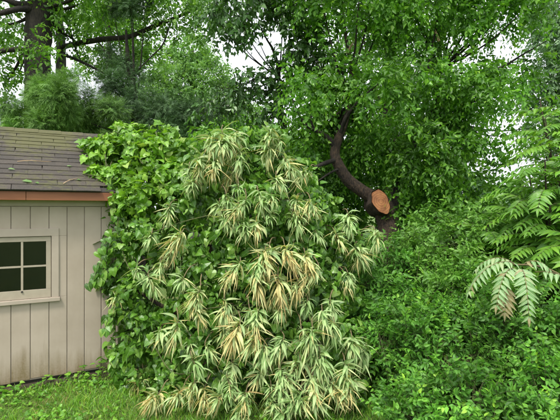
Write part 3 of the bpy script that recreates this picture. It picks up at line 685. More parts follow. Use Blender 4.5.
# trees behind the big one
t = tree('rear_tree', 'shadowy tree filling the gaps behind the large cut tree', (390, 200, 12))
limb(t, [gnd(385, 12, .3), (386, 200, 12, .25), (390, 100, 12, .18), (388, 0, 12, .08)], M['bark_dark'], 'trunk', 10)
rows = [(325, 110, 11, .8), (350, 75, 12, .9), (385, 100, 12, 1.), (425, 95, 12, .9), (455, 110, 12, .7), (360, 20, 12, 1.), (410, 40, 12, 1.), (455, 40, 12.4, .6), (350, 150, 11, .8), (390, 155, 11, .8), (430, 150, 11, .7), (300, 140, 11, .7), (325, 175, 10.5, .7), (400, 190, 10.5, .8), (445, 190, 10.5, .6), (440, 5, 12, .8)]
crown(t, rows, 3000, .12, M['leaf_far'], (quad_leaf, quad_leaf2), k=6, length=.35, droop=.5)
reach(t, rows, at(388, 130, 12), M['bark_dark'], .08)

t = tree('silver_tree', 'silvery grey-green tree at the upper right edge', (590, 200, 8))
limb(t, [gnd(592, 8, .14), (590, 200, 8, .12), (585, 100, 8, .1), (575, 20, 8, .05)], M['bark_grey'], 'trunk', 8)
rows = [(548, 42, 7.8, .38), (560, 70, 7.8, .42), (545, 78, 7.9, .26), (575, 40, 7.8, .5), (590, 90, 7.8, .5), (556, 15, 7.9, .35), (540, 20, 8.2, .25), (570, -15, 8, .6), (560, 105, 8, .35), (545, 128, 8, .3), (535, 100, 8.2, .25), (560, 140, 8, .35)]
crown(t, rows, 2300, .085, M['leaf_silver'], (ovate_n, quad_leaf), k=8, length=.3, droop=.9)
reach(t, rows, at(585, 90, 8), M['bark_grey'], .03)

t = tree('blue_bush', 'pale blue-green bush seen through the gap right of the cut tree', (455, 200, 9.5), 'bush')
limb(t, [gnd(456, 9.5, .06), (456, 240, 9.5, .05), (454, 200, 9.5, .03)], M['bark_grey'], 'trunk', 6)
rows = [(440, 195, 9.5, .5), (460, 192, 9.4, .45), (475, 205, 9.4, .45), (452, 215, 9.2, .5), (425, 205, 9.5, .4), (490, 215, 9.3, .4), (500, 200, 9.8, .25), (515, 215, 9.6, .4)]
crown(t, rows, 1500, .1, M['leaf_blue'], (ovate, quad_leaf), k=7, length=.28, droop=.6)

for (lbl, cx, d0, wd, top, nn_, seed_) in (('far leafy tree low behind the dark pine, left background', 150, 24, 120, 128, 2600, 0), ('far leafy tree hidden behind the vine mound, centre background', 285, 22, 90, 135, 2600, 1),
                             ('far leafy tree low behind the pale bush, right background', 480, 22, 90, 196, 2400, 2), ('far leafy tree beyond the right edge saplings', 600, 20, 80, 120, 2200, 3), ('far leafy tree behind the oak at the left edge', -20, 22, 90, 125, 2400, 4)):
    t = tree('background_tree', lbl, (cx, 200, d0), 'tree', 'far trees at the back of the yard')
    limb(t, [gnd(cx, d0, .25), (cx, 215, d0, .2), (cx, top + 30, d0, .1), (cx, top + 10, d0, .04)], M['bark_grey'], 'trunk', 8)
    rows = []
    for i in range(16):
        py = random.uniform(top + 16, 240); rows.append((cx + random.uniform(-wd, wd) * (.5 + .5 * (py - top) / 120) * .9, py, d0 + random.uniform(-1.5, 1.5), random.uniform(.9, 1.5)))
    crown(t, rows, nn_, .19, M['leaf_far'], (quad_leaf, quad_leaf2), k=6, length=.5, droop=.5)
    reach(t, rows, at(cx, top + 40, d0), M['bark_grey'], .06)

# understory bushes that close the view below the crowns
UND = [('understory_bush', 'dark leafy bush behind the mound, below the leaning trunk', [(300, 165, 7.6, .5), (325, 185, 7.4, .5), (350, 215, 7.2, .5), (300, 210, 7.4, .5), (270, 160, 8, .5), (340, 250, 6.9, .5), (245, 150, 8, .5), (215, 145, 8, .4)], 1500, 'leaf_main', .09),
       ('understory_bush', 'dense dark bush right of the tree trunk', [(425, 225, 6.6, .45), (410, 250, 6.4, .4), (450, 235, 6.4, .42), (430, 260, 6.2, .45), (470, 230, 6.6, .4), (410, 215, 6.9, .35), (465, 262, 6, .4)], 1700, 'leaf_main', .08),
       ('understory_bush', 'bright tangled bush beneath the sumac fronds at right', [(490, 225, 5.6, .35), (510, 240, 5.4, .38), (480, 250, 5.5, .36), (540, 250, 5.4, .42), (500, 265, 5.3, .36), (530, 285, 5.1, .4), (575, 270, 5.2, .5), (505, 205, 5.9, .3), (560, 310, 4.8, .4), (470, 275, 5.3, .3)], 2100, 'leaf_weed', .075)]
for nm, lb, rows, cnt, mt, sz in UND:
    t = tree(nm, lb, (400, 300, 6), 'bush', 'bushes of the understory')
    b0 = rows[0]; f0 = at(*b0[:3]); q = MB()
    for kq in range(4): q.tube(spline([(f0[0] + kq * .08, f0[1] + .1, 0, .02), (f0[0] + kq * .15 - .2, f0[1] + .05, f0[2] * .6, .014), (*at(*rows[kq][:3]), .006)], 4)[:, :3], .012, 6)
    q.build('stems', M['bark_dark'], t, True)
    crown(t, rows, cnt, sz, M[mt], (ovate, quad_leaf2), 'opposite', 9, .28, .6, .6, .6, name='foliage')

# ------------------------------------------------------------------ the overgrown mound
GR = [(98, 150, 4.95, .18), (96, 180, 4.48, .14), (112, 160, 4.8, .24), (112, 182, 4.45, .18), (135, 152, 4.75, .27), (150, 172, 4.5, .3), (128, 190, 4.4, .24), (165, 155, 4.7, .26), (175, 185, 4.4, .28), (148, 200, 4.3, .25), (125, 140, 5.1, .2), (158, 140, 5.0, .2)]
BV = [(124, 215, 4.38, .19), (125, 240, 4.34, .2), (118, 262, 4.32, .16), (108, 280, 4.26, .11), (124, 290, 4.25, .18), (128, 320, 4.18, .2), (128, 350, 4.08, .2), (135, 372, 3.98, .18), (150, 240, 4.2, .3), (155, 290, 4.1, .32), (160, 340, 4.0, .32), (170, 378, 3.85, .24),
      (190, 205, 4.25, .34), (225, 164, 4.3, .34), (262, 154, 4.35, .3), (205, 156, 4.4, .28), (240, 148, 4.4, .2), (275, 148, 4.4, .2), (218, 146, 4.4, .16), (215, 250, 4.05, .38), (205, 310, 3.92, .38), (215, 365, 3.78, .34), (255, 215, 4.1, .38), (262, 275, 3.95, .38), (262, 335, 3.8, .36), (285, 185, 4.3, .3),
      (300, 225, 4.2, .34), (310, 200, 4.35, .24), (305, 280, 4.0, .34), (312, 335, 3.82, .34), (290, 385, 3.62, .27), (335, 365, 3.72, .28), (335, 240, 4.3, .26), (345, 390, 3.62, .2), (240, 392, 3.62, .24), (200, 395, 3.65, .2), (355, 250, 4.25, .18), (350, 345, 3.85, .22), (165, 398, 3.66, .15), (340, 290, 4.1, .2)]
mound_C, mound_R, _w = blobs_px(GR + BV)

def mound_depth(px, py, default=None):
    """depth of the mound's surface along this line of sight"""
    v = np.array([(px - 280) / F, 1, (210 - py) / F]); o = np.array([0, 0, CAMZ]); oc = o - mound_C
    a = v @ v; b = oc @ v; c = (oc ** 2).sum(1) - mound_R ** 2; disc = b * b - a * c; ok = disc > 0
    if not ok.any(): return default
    return float(((-b[ok] - np.sqrt(disc[ok])) / a).min())

def vine(name, label, rows, n, size, mat, temps, seedparts, hang=.8, gap=-.9):
    root = empty(name, tuple(at(*rows[0][:3]) * np.array([1, 1, 0]))); inv = -np.array(root.location)
    tag(root, label, 'vine')
    p, o = sample_blobs(blobs_px(rows), n, .6, 1.0, .5, .24, gap, 5.5)
    n = len(p)
    d = nrm(np.array([0, 0, -1.]) * hang + o * .35 + rng.normal(size=(n, 3)) * .7); nv = nrm(o * .7 + np.array([0, -.1, .6]) + rng.normal(size=(n, 3)) * .55)
    s = size * rng.uniform(.38, 1.2, n); rnd = np.clip(rng.beta(1.3, 1.3, n), 0, 1)
    # the leaves that show largest become single objects
    dist = np.linalg.norm(p - np.array([0, 0, CAMZ]), axis=1); view = nrm(np.array([0, 0, CAMZ]) - p)
    px = 280 + p[:, 0] / p[:, 1] * F; py = 210 - (p[:, 2] - CAMZ) / p[:, 1] * F
    vis = np.array([(mound_depth(a, b, 0) or 0) > c - .02 for a, b, c in zip(px, py, p[:, 1])])
    score = s / dist * np.clip((nv * view).sum(1), .05, 1) * np.where(vis, 1, .2) * ((px > 0) & (px < 560))
    top = np.argsort(-score)[:seedparts]; rest = np.setdiff1d(np.arange(n), top)
    ob = link('foliage', leaf_mesh('foliage', temps, p[rest] + inv, d[rest], nv[rest], s[rest], rnd[rest], mat), root); tag(ob, kind='stuff')
    vs = [leaf_mesh('leaf', [temps[i % len(temps)]], np.zeros((1, 3)), one((0, 1, 0)), one((0, 0, 1)), np.ones(1), np.array([(i + .5) / 12]), mat) for i in range(12)]
    Rm = frames(d[top], nv[top])
    for j, i in enumerate(top):
        q = link('leaf', vs[min(11, int(rnd[i] * 12))], root)
        mtx = np.eye(4); mtx[:3, :3] = Rm[j] * s[i]; mtx[:3, 3] = p[i] + inv; q.matrix_local = Matrix(mtx.tolist())
    # runners: thin stems wandering over the blobs
    q = MB()
    C, Rr, _ = blobs_px(rows)
    for i in range(len(rows)):
        j = random.randrange(len(rows)); 
        if i == j or np.linalg.norm(C[i] - C[j]) > 1.1: continue
        f = np.array([0, -.8, .2])
        P = spline([(*(C[i] + f * Rr[i] + inv), .005), (*((C[i] + C[j]) / 2 + f * (Rr[i] + Rr[j]) * .5 + rng.normal(size=3) * .08 + inv), .0045), (*(C[j] + f * Rr[j] * .9 + inv), .003)], 6)
        q.tube(P[:, :3], P[:, 3], 5)
    for i in range(7):                                     # rooted main stems
        k = random.randrange(len(rows)); c = C[k] + inv + np.array([0, .12, 0]); g = np.array([c[0] + random.uniform(-.2, .2), c[1] + .2, 0])
        P = spline([(*g, .012), (*(g * .6 + c * .4 + np.array([.06, 0, 0])), .01), (*c, .006)], 6); q.tube(P[:, :3], P[:, 3], 6)
    q.build('stems', M['stem_green'], root, True)
    return root
vine('grape_vine', 'bright green lobed-leaf vine spilling over the right end of the shed roof', GR, 5000, .08, M['leaf_grape'], (grape, grape, heart_w), 220, .6)
vine('climbing_vine', 'heart-leaved green vine smothering the fallen limb from shed wall to trunk', BV, 17500, .07, M['leaf_vine'], (heart, heart_w, ovate), 300, .8, -.6)

# dangling shoot of vine across the wall, left of the mound
t = empty('vine_shoot', tuple(at(118, 240, 4.2) * np.array([1, 1, 0]))); tag(t, 'loose leafy vine shoot dangling against the taupe shed wall', 'vine'); inv = -np.array(t.location)
for rows in ([(112, 205, 4.25, .004), (118, 222, 4.2, .004), (108, 240, 4.12, .003), (99, 252, 4.08, .002)], [(122, 235, 4.2, .004), (108, 250, 4.1, .003), (98, 268, 4.05, .003), (92, 284, 4.03, .002)], [(125, 262, 4.2, .004), (108, 272, 4.1, .003), (95, 283, 4.05, .002)], [(125, 300, 4.15, .004), (112, 312, 4.05, .003), (104, 330, 4.02, .002)]):
    P = spline([(*(at(a, b, c) + inv), r) for a, b, c, r in rows], 6); q = MB(); q.tube(P[:, :3], P[:, 3], 5); q.build('stem', M['stem_green'], t, True)
    for p_ in P[2::2]:
        for kq in range(2):
            dd = nrm(np.array([random.uniform(-.6, .6), -.3, -.8])); nv = nrm(np.array([random.uniform(-.5, .3), -.8, .5]))
            me = leaf_mesh('leaf', [random.choice((heart, heart_w))], np.zeros((1, 3)), one(dd), one(nv), np.array([random.uniform(.05, .085)]), np.array([random.random()]), M['leaf_vine'])
            link('leaf', me, t, p_[:3] + rng.normal(size=3) * .015)

# ------------------------------------------------------------------ fallen limb with wilted drooping leaf sprays
fl = empty('fallen_limb', tuple(at(300, 400, 4.1) * np.array([1, 1, 0]))); inv = -np.array(fl.location)
tag(fl, 'fallen tree limb hung with pale wilted strap-like leaf sprays, lying over the mound', 'limb')
def flimb(rows, name='branch', mat='bark_brown', n=7):
    P = spline([(*(at(a, b, c) + inv), r) for a, b, c, r in rows], 6); q = MB(); q.tube(P[:, :3], P[:, 3], n, True, .05); return q.build(name, M[mat], fl, True)
flimb([(330, 262, 4.75, .05), (318, 258, 4.65, .06), (300, 262, 4.5, .06), (262, 305, 4.25, .06), (225, 330, 4.2, .05), (190, 380, 4.2, .03)], 'main_limb')
flimb([(300, 262, 4.5, .04), (270, 200, 4.45, .03), (240, 150, 4.4, .015)]); flimb([(262, 305, 4.25, .04), (205, 240, 4.3, .03), (190, 170, 4.4, .012)]); flimb([(290, 275, 4.45, .04), (310, 330, 4.0, .03), (330, 380, 3.7, .012)])
flimb([(250, 312, 4.22, .035), (260, 350, 3.9, .025), (250, 395, 3.6, .012)]); flimb([(318, 256, 4.65, .03), (340, 235, 4.45, .02), (362, 235, 4.15, .01)]); flimb([(225, 330, 4.2, .03), (170, 310, 4.1, .02), (128, 285, 4.1, .01)]); flimb([(225, 335, 4.2, .03), (200, 370, 3.9, .02), (150, 395, 3.6, .01)])

def wilt_leaf(L_, e, droop, w, fold, tw):
    """strap leaf: starts along +Y at elevation e and hangs towards -Z; arc-length parametrised"""
    n = 7; y = z = 0; a = e; V = []; prof = [.25, .75, 1, .95, .8, .52, .22, .02]
    for i in range(n + 1):
        h = w * prof[i] / 2; t_ = tw * i / n; c_, s_ = math.cos(t_), math.sin(t_); up = fold * h
        nx, ny, nz = 0, -math.sin(a), math.cos(a)
        V += [(-h * c_, y + ny * (up + h * s_), z + nz * (up + h * s_)), (0, y, z), (h * c_, y + ny * (up - h * s_), z + nz * (up - h * s_))]
        y += L_ / n * math.cos(a); z += L_ / n * math.sin(a); a = max(a - droop / n * (1.5 - i / n), -R(97))
    Fs = []
    for i in range(n):
        q = 3 * i; Fs += [(q, q + 1, q + 4, q + 3), (q + 1, q + 2, q + 5, q + 4)]
    uv = []
    for i in range(n + 1): uv += [(-1, i / n), (0, i / n), (1, i / n)]
    return T(V, Fs, uv)
wl_rng = random.Random(3)
WT = [wilt_leaf(wl_rng.uniform(.11, .19), R(wl_rng.uniform(0, 18)), R(wl_rng.uniform(25, 85)), wl_rng.uniform(.018, .031), wl_rng.uniform(.2, .8), wl_rng.uniform(-.9, .9)) for _ in range(14)]
WT += [wilt_leaf(wl_rng.uniform(.13, .24), R(wl_rng.uniform(-5, 12)), R(wl_rng.uniform(10, 50)), wl_rng.uniform(.008, .015), wl_rng.uniform(.4, 1.), wl_rng.uniform(-1.4, 1.4)) for _ in range(12)]
WM = {}
def wilt_mesh(i, tone):
    k = (i, tone)
    if k not in WM: WM[k] = leaf_mesh('leaf', [WT[i]], np.zeros((1, 3)), one((0, 1, 0)), one((0, 0, 1)), np.ones(1), np.array([tone / 8]), M['leaf_wilted'], True)
    return WM[k]
# (px, py of the spray's crown, size, dryness 0 green-white .. 1 straw)
SPR = [(222, 131, 1.0, .35), (212, 136, .8, .4), (236, 133, .9, .4), (270, 131, .9, .4), (280, 138, .8, .3), (222, 140, 1.15, .35), (200, 156, 1., .45), (240, 150, 1., .4), (215, 160, 1., .75), (232, 172, .9, .7), (268, 142, 1., .4), (284, 158, 1.1, .45), (276, 178, .9, .4), (192, 182, .8, .3), (305, 172, .9, .35), (258, 190, .85, .3),
       (170, 205, .8, .3), (182, 232, 1.05, .65), (172, 248, .85, .6), (225, 210, .8, .2), (246, 222, .9, .2), (310, 200, .9, .45), (296, 215, .85, .3), (348, 214, .9, .35), (375, 230, 1., .4), (355, 246, 1., .4), (335, 232, .8, .5),
       (265, 250, 1.15, .75), (285, 246, 1.2, .8), (305, 254, 1.1, .7), (318, 268, 1., .75), (255, 272, 1., .8), (278, 275, 1.1, .85), (298, 282, 1., .8), (240, 262, .9, .6), (225, 300, .85, .5), (240, 322, 1.1, .75), (256, 318, 1., .7),
       (200, 290, .9, .7), (192, 305, .8, .75), (136, 268, .75, .25), (118, 295, .6, .6), (148, 275, .8, .3), (160, 262, .7, .5), (178, 320, .9, .6), (160, 330, .8, .4), (264, 345, 1.0, .25), (284, 338, .9, .25), (312, 330, 1.1, .2), (334, 322, 1.05, .2),
       (352, 338, 1.05, .25), (320, 352, 1.1, .3), (300, 360, 1.0, .35), (345, 362, 1., .3), (366, 345, .9, .3), (310, 378, 1.1, .6), (330, 382, 1.1, .65), (350, 380, 1., .6), (286, 376, .9, .3), (262, 372, .9, .5), (246, 392, .9, .55), (270, 398, .9, .25),
       (160, 392, 1.05, .75), (143, 394, .9, .7), (182, 390, .8, .6), (205, 388, .95, .75), (222, 394, .8, .6), (298, 396, .9, .45), (232, 362, .8, .5), (205, 345, .7, .3), (330, 300, .8, .25), (322, 310, .8, .4), (238, 408, .85, .1), (292, 408, .9, .1), (262, 412, .8, .05)]
xr = random.Random(11)
for _ in range(72):                                     # smaller sprays between the main ones, thickest towards the centre right
    px = xr.gauss(266, 58); py = xr.uniform(150, 405)
    if mound_depth(px, py) and 130 < px < 365 and mound_depth(px, py) < 4.6: SPR.append((px, py, xr.uniform(.5, .8), xr.uniform(.05, .7)))
tot_objs = 0; quota = 300 / len(SPR)
for si, (px, py, sz, dry) in enumerate(SPR):
    d0 = mound_depth(px, py + 8) or mound_depth(px, py + 20) or mound_depth(px - 12, py + 12) or 4.0
    c = at(px, py, d0 - .05) + inv
    if c[2] < .12: c[2] = .12
    ax_ = nrm(np.array([random.gauss(0, .38), -random.uniform(.15, .7), -1.0])); Ls = random.uniform(.07, .2) * sz
    if c[2] - Ls - .12 < 0: ax_ = nrm(np.array([random.gauss(0, .6), -1, -.3]))
    e1 = nrm(np.cross(ax_, [0, 1., .2])); e2 = np.cross(ax_, e1)
    sp = MB(); back = np.array([random.uniform(-.08, .08), .2, random.uniform(-.02, .10)])
    P = spline([(*(c + back), .006), (*(c + back * .4 + np.array([0, 0, .03])), .005), (*c, .004), (*(c + ax_ * Ls), .002)], 4)
    sp.tube(P[:, :3] - c, P[:, 3], 5); spray = sp.build('leaf_spray', M['stem_tan'], fl, True, tuple(c))
    nleaf = int(54 * sz); gp, gd, gn, gs, gr, gi = [], [], [], [], [], []; mine = 0
    for kq in range(nleaf):
        tt = (kq + random.random()) / nleaf; az = kq * 2.4 + random.uniform(-.6, .6); rad = e1 * math.cos(az) + e2 * math.sin(az)
        if rad[1] > .45 and random.random() < .6: rad = -rad             # fewer on the hidden side
        thin_next = random.random() < .45 * dry + .1
        th = R((88 - 60 * tt if not thin_next else 50 - 30 * tt) + random.gauss(0, 13)); thin = random.random() < (.15 + .75 * dry) * (.35 + tt); i = random.randrange(14, 26) if thin else random.randrange(14); s = sz ** .7 * random.uniform(.6, 1.12)
        dv = nrm(ax_ * math.cos(th) + rad * math.sin(th)); nv = nrm(rad * .8 + np.array([0, 0, .6]) + rng.normal(size=3) * .35)
        rn = min(1, max(0, dry * .56 + .08 + random.gauss(0, .14) + (.3 if thin else -.06)))
        pos = ax_ * Ls * tt + rad * .004
        if mine < quota and tot_objs < 300 and rad[1] < .1 and random.random() < .3:
            tot_objs += 1; mine += 1; q = link('leaf', wilt_mesh(i, int(rn * 8)), spray)
            mtx = np.eye(4); mtx[:3, :3] = frames(one(dv), one(nv))[0] * s; mtx[:3, 3] = pos; q.matrix_local = Matrix(mtx.tolist())
        else:
            gp.append(pos); gd.append(dv); gn.append(nv); gs.append(s); gr.append(rn); gi.append(i)
    tag(link('leaf_cluster', leaf_mesh('leaf_cluster', WT, np.array(gp), np.array(gd), np.array(gn), np.array(gs), np.array(gr), M['leaf_wilted'], True, np.array(gi)), spray), kind='stuff')

# ------------------------------------------------------------------ shrubs and weeds at the right
def ragged(rows, k=3):
    return [(a + random.uniform(-16, 16), b + random.uniform(-14, 12), c + random.uniform(-.2, .2), r * random.uniform(.4, .75)) for a, b, c, r in rows for _ in range(k)]
def shrub(name, label, rows, n, size, mat, k=11, length=.26, droop=.5, temps=(ovate,), parts=0, kind='opposite', up=.6, group=None, base=None):
    g0 = np.mean([at(*r[:3]) for r in rows], axis=0); root = empty(name, (g0[0], g0[1], 0)); inv = -np.array(root.location); tag(root, label, 'shrub', group)
    rows = ragged(rows)
    p, o = sample_blobs(blobs_px(rows), n, .6, .9, .5, .28, -.9, 5.)
    pos, d, nv, s, rnd, tw = sprig_leaves(p, o, length, size, kind, k, droop, up, .5, .3, .7)
    keep = pos[:, 2] > .01; pos, d, nv, s, rnd = pos[keep], d[keep], nv[keep], s[keep], rnd[keep]
    rest = np.arange(len(pos))
    if parts:
        px = 280 + pos[:, 0] / pos[:, 1] * F; py = 210 - (pos[:, 2] - CAMZ) / pos[:, 1] * F; view = nrm(np.array([0, 0, CAMZ]) - pos)
        C, Rr, _ = blobs_px(rows); inside = (np.linalg.norm(pos[:, None] - C[None], axis=2) / Rr[None]).min(1)
        sco = s / pos[:, 1] * np.clip(np.abs((nrm(nv) * view).sum(1)), .1, 1) * (inside > .85) * ((px > 0) & (px < 560) & (py < 420))
        top = np.argsort(-sco)[:parts]; rest = np.setdiff1d(rest, top)
        vs = [leaf_mesh('leaf', [temps[0]], np.zeros((1, 3)), one((0, 1, 0)), one((0, 0, 1)), np.ones(1), np.array([(i + .5) / 12]), mat) for i in range(12)]; Rm = frames(d[top], nv[top])
        for j, i in enumerate(top):
            q = link('leaf', vs[min(11, int(rnd[i] * 12))], root); mtx = np.eye(4); mtx[:3, :3] = Rm[j] * s[i]; mtx[:3, 3] = pos[i] + inv; q.matrix_local = Matrix(mtx.tolist())
    tag(link('foliage', leaf_mesh('foliage', temps, pos[rest] + inv, d[rest], nv[rest], s[rest], rnd[rest], mat), root), kind='stuff')
    tw = (tw[0] + inv, tw[1], tw[2], tw[3]); tag(link('twigs', twig_mesh('twigs', tw, M['stem_green'], .002), root), kind='stuff')
    q = MB()
    for i, r_ in enumerate(rows):
        c = at(*r_[:3]) + inv; g = np.array([c[0] * .4 + random.uniform(-.1, .1), c[1] * .4 + .05, 0]); P = spline([(*g, .012), (*(g * .5 + c * .5 + np.array([0, 0, .08])), .009), (*c, .004)], 5); q.tube(P[:, :3], P[:, 3], 6)
    q.build('stems', M['bark_brown'], root, True)
    return root
shrub('privet_shrub', 'bright green small-leaved shrub filling the bottom right corner',
      [(415, 375, 3.55, .27), (455, 355, 3.6, .28), (500, 345, 3.55, .3), (545, 350, 3.45, .3), (395, 345, 3.85, .22), (430, 325, 3.95, .25), (475, 315, 3.95, .26), (520, 325, 3.85, .26), (575, 380, 3.2, .32), (445, 405, 3.25, .26), (490, 395, 3.2, .28), (535, 400, 3.1, .28), (395, 402, 3.5, .2), (600, 340, 3.5, .35), (410, 425, 3.2, .2), (460, 440, 3.0, .22), (520, 445, 2.9, .22), (570, 450, 2.8, .22)],
      3100, .046, M['leaf_shrub'], 12, .24, .3, (ovate,), 300)
shrub('honeysuckle_shrub', 'darker arching shrub between the wilted sprays and the tree trunk',
      [(385, 290, 4.6, .3), (365, 305, 4.6, .28), (405, 310, 4.4, .28), (375, 330, 4.3, .25), (400, 270, 4.8, .28), (355, 280, 4.9, .28), (345, 310, 4.6, .25), (365, 265, 5.1, .28), (385, 325, 4.1, .22), (340, 265, 5.2, .25)],
      1150, .06, M['leaf_shrub'], 10, .26, .6, (ovate_n, ovate), 0)
shrub('weed_thicket', 'fresh green weedy thicket in the middle right below the tree',
      [(430, 290, 4.5, .26), (455, 280, 4.5, .28), (420, 262, 4.9, .26), (445, 255, 5.0, .28), (470, 262, 4.8, .26), (480, 295, 4.4, .26), (445, 305, 4.25, .24), (410, 290, 4.6, .22), (500, 310, 4.3, .25), (530, 315, 4.3, .28), (460, 235, 5.2, .26), (490, 240, 5.1, .26), (435, 232, 5.4, .25)],
      1900, .062, M['leaf_weed'], 10, .3, .4, (ovate_n, ovate), 0)

# tall single weeds with opposite leaves
for (px, py, d_, h_, lb) in ((413, 250, 4.45, .6, 'tall single weed stem right of the trunk, straight and slender'), (436, 262, 4.35, .5, 'upright weed right of the tall slender stem'), (398, 300, 4.0, .4, 'short leafy weed above the privet, left end'),
                             (425, 300, 3.95, .35, 'weed shoot rising from the middle of the privet shrub'), (458, 248, 4.6, .5, 'weed stem leaning towards the sumac fronds'), (526, 325, 3.5, .4, 'bright weed shoot under the pale fronds at right'), (372, 270, 4.6, .5, 'weed stem beside the last wilted spray on the right')):
    top = at(px, py, d_); root = empty('tall_weed', (top[0], top[1], 0)); tag(root, lb, 'weed', 'tall weeds among the shrubs')
    lean = random.uniform(-.08, .08); q = MB(); zs = np.linspace(0, 1, 8); P = [(lean * t * t, -.05 * t, top[2] * t) for t in zs]; q.tube(P, np.linspace(.006, .002, 8), 5); q.build('stem', M['stem_green'], root, True)
    for i in range(14):
        t_ = 1 - (i // 2) * .05 * (.6 / h_) * .9; az = (i // 2) * R(90) + (math.pi if i % 2 else 0) + random.uniform(-.3, .3)
        s = .035 + .05 * min(1, (i // 2) / 3); dv = nrm(np.array([math.cos(az), math.sin(az), .35 - .06 * i])); me = leaf_mesh('leaf', [ovate_n], np.zeros((1, 3)), one(dv), one((0, 0, 1)), np.array([s * random.uniform(.9, 1.3)]), np.array([random.random() * .6 + .3]), M['leaf_weed'])
        link('leaf', me, root, (lean * t_ * t_, -.05 * t_, top[2] * t_))

# ------------------------------------------------------------------ sumac saplings with feathery fronds at the right edge
def frond_pts(base, dirv, L_, droop, n):
    P = []; p = np.array(base, float); d = nrm(np.array(dirv, float))
    for i in range(n + 1):
        P.append(p.copy()); p = p + d * L_ / n; d = nrm(d + np.array([0, 0, -droop / n]))
    return np.array(P)
def frond_leaflets(P, size, pairs, hang):
    n = len(P) - 1; pos, dd, nn_, ss = [], [], [], []; t3 = nrm(np.gradient(P, axis=0))
    for i in range(pairs):
        t = .12 + .86 * i / (pairs - 1) * 1.0; f = t * n; a = min(int(f), n - 1); p = P[a] + (P[a + 1] - P[a]) * (f - a); d = t3[a]; side = nrm(np.cross(d, [0, 0, 1.])); upv = np.cross(side, d)
        for sg in (1, -1):
            pos.append(p); dd.append(nrm(side * sg + d * (.35 + .3 * t) + np.array([0, 0, -hang]) + rng.normal(size=3) * .10)); nn_.append(upv + np.array([0, -.45, 0]) + rng.normal(size=3) * .2 + side * sg * -.2); ss.append(size * (.62 + .5 * math.sin(math.pi * min(1, t * .85 + .12))) * random.uniform(.88, 1.12))
    pos.append(P[-1]); dd.append(t3[-1]); nn_.append(np.cross(nrm(np.cross(t3[-1], [0, 0, 1.])), t3[-1])); ss.append(size * .7)
    return [np.array(x) for x in (pos, dd, nn_, ss)]
def sumac(label, foot_px, foot_d, tops, seed_):
    rs = random.Random(seed_); g = at(foot_px, 300, foot_d); root = empty('sumac_sapling', (g[0], g[1], 0)); inv = -np.array(root.location); tag(root, label, 'sapling', 'sumac saplings at the right edge')
    for (px, py, d_, nf, L_) in tops:
        tp = at(px, py, d_) + inv; q = MB(); P = spline([(random.uniform(-.05, .05), random.uniform(-.05, .05), 0, .022), (tp[0] * .4, tp[1] * .4, tp[2] * .5, .016), (*tp, .006)], 7); q.tube(P[:, :3], P[:, 3], 7); q.build('trunk', M['bark_brown'], root, True)
        for i in range(nf):
            t_ = 1 - .55 * (i / nf) ** 1.2; a = P[int(t_ * (len(P) - 1))][:3]; az = i * 2.4 + rs.uniform(-.4, .4); 
            dv = (math.cos(az), math.sin(az) * .8 - .25, rs.uniform(.25, .8) - .4 * (1 - t_)); Q = frond_pts(a, dv, L_ * rs.uniform(.75, 1.15), rs.uniform(.9, 1.6), 8)
            st = MB(); st.tube(Q - a, np.linspace(.0045, .0015, 9), 4); fr = st.build('frond', M['stem_green'], root, True, tuple(a))
            pos, dd, nn_, ss = frond_leaflets(Q - a, .112, rs.randrange(9, 12), .22)
            tag(link('leaflets', leaf_mesh('leaflets', [leaflet], pos, dd, nn_, ss, np.clip(rng.normal(rs.uniform(.3, .7), .15, len(pos)), 0, 1), M['leaf_frond']), fr), kind='stuff')
    return root
sumac('tall feathery sumac sapling at the right frame edge, highest of the saplings', 575, 5.0, [(545, 118, 4.8, 20, .55), (566, 92, 4.9, 20, .55), (556, 155, 4.5, 20, .52), (580, 190, 4.4, 18, .55), (545, 150, 4.9, 18, .5), (562, 128, 4.1, 22, .5), (540, 100, 5.2, 16, .5)], 1)
sumac('feathery sumac sapling in front of the taller one, bright fronds at mid height', 550, 4.6, [(530, 180, 4.4, 20, .5), (550, 205, 4.1, 20, .5), (520, 205, 4.6, 18, .46), (540, 230, 4.2, 16, .46), (545, 160, 4.1, 22, .46), (572, 225, 3.8, 18, .46)], 2)
sumac('low feathery sumac sapling arching left towards the thicket', 505, 4.9, [(486, 226, 4.8, 14, .42), (505, 240, 4.6, 14, .42), (470, 245, 4.9, 10, .36)], 5)
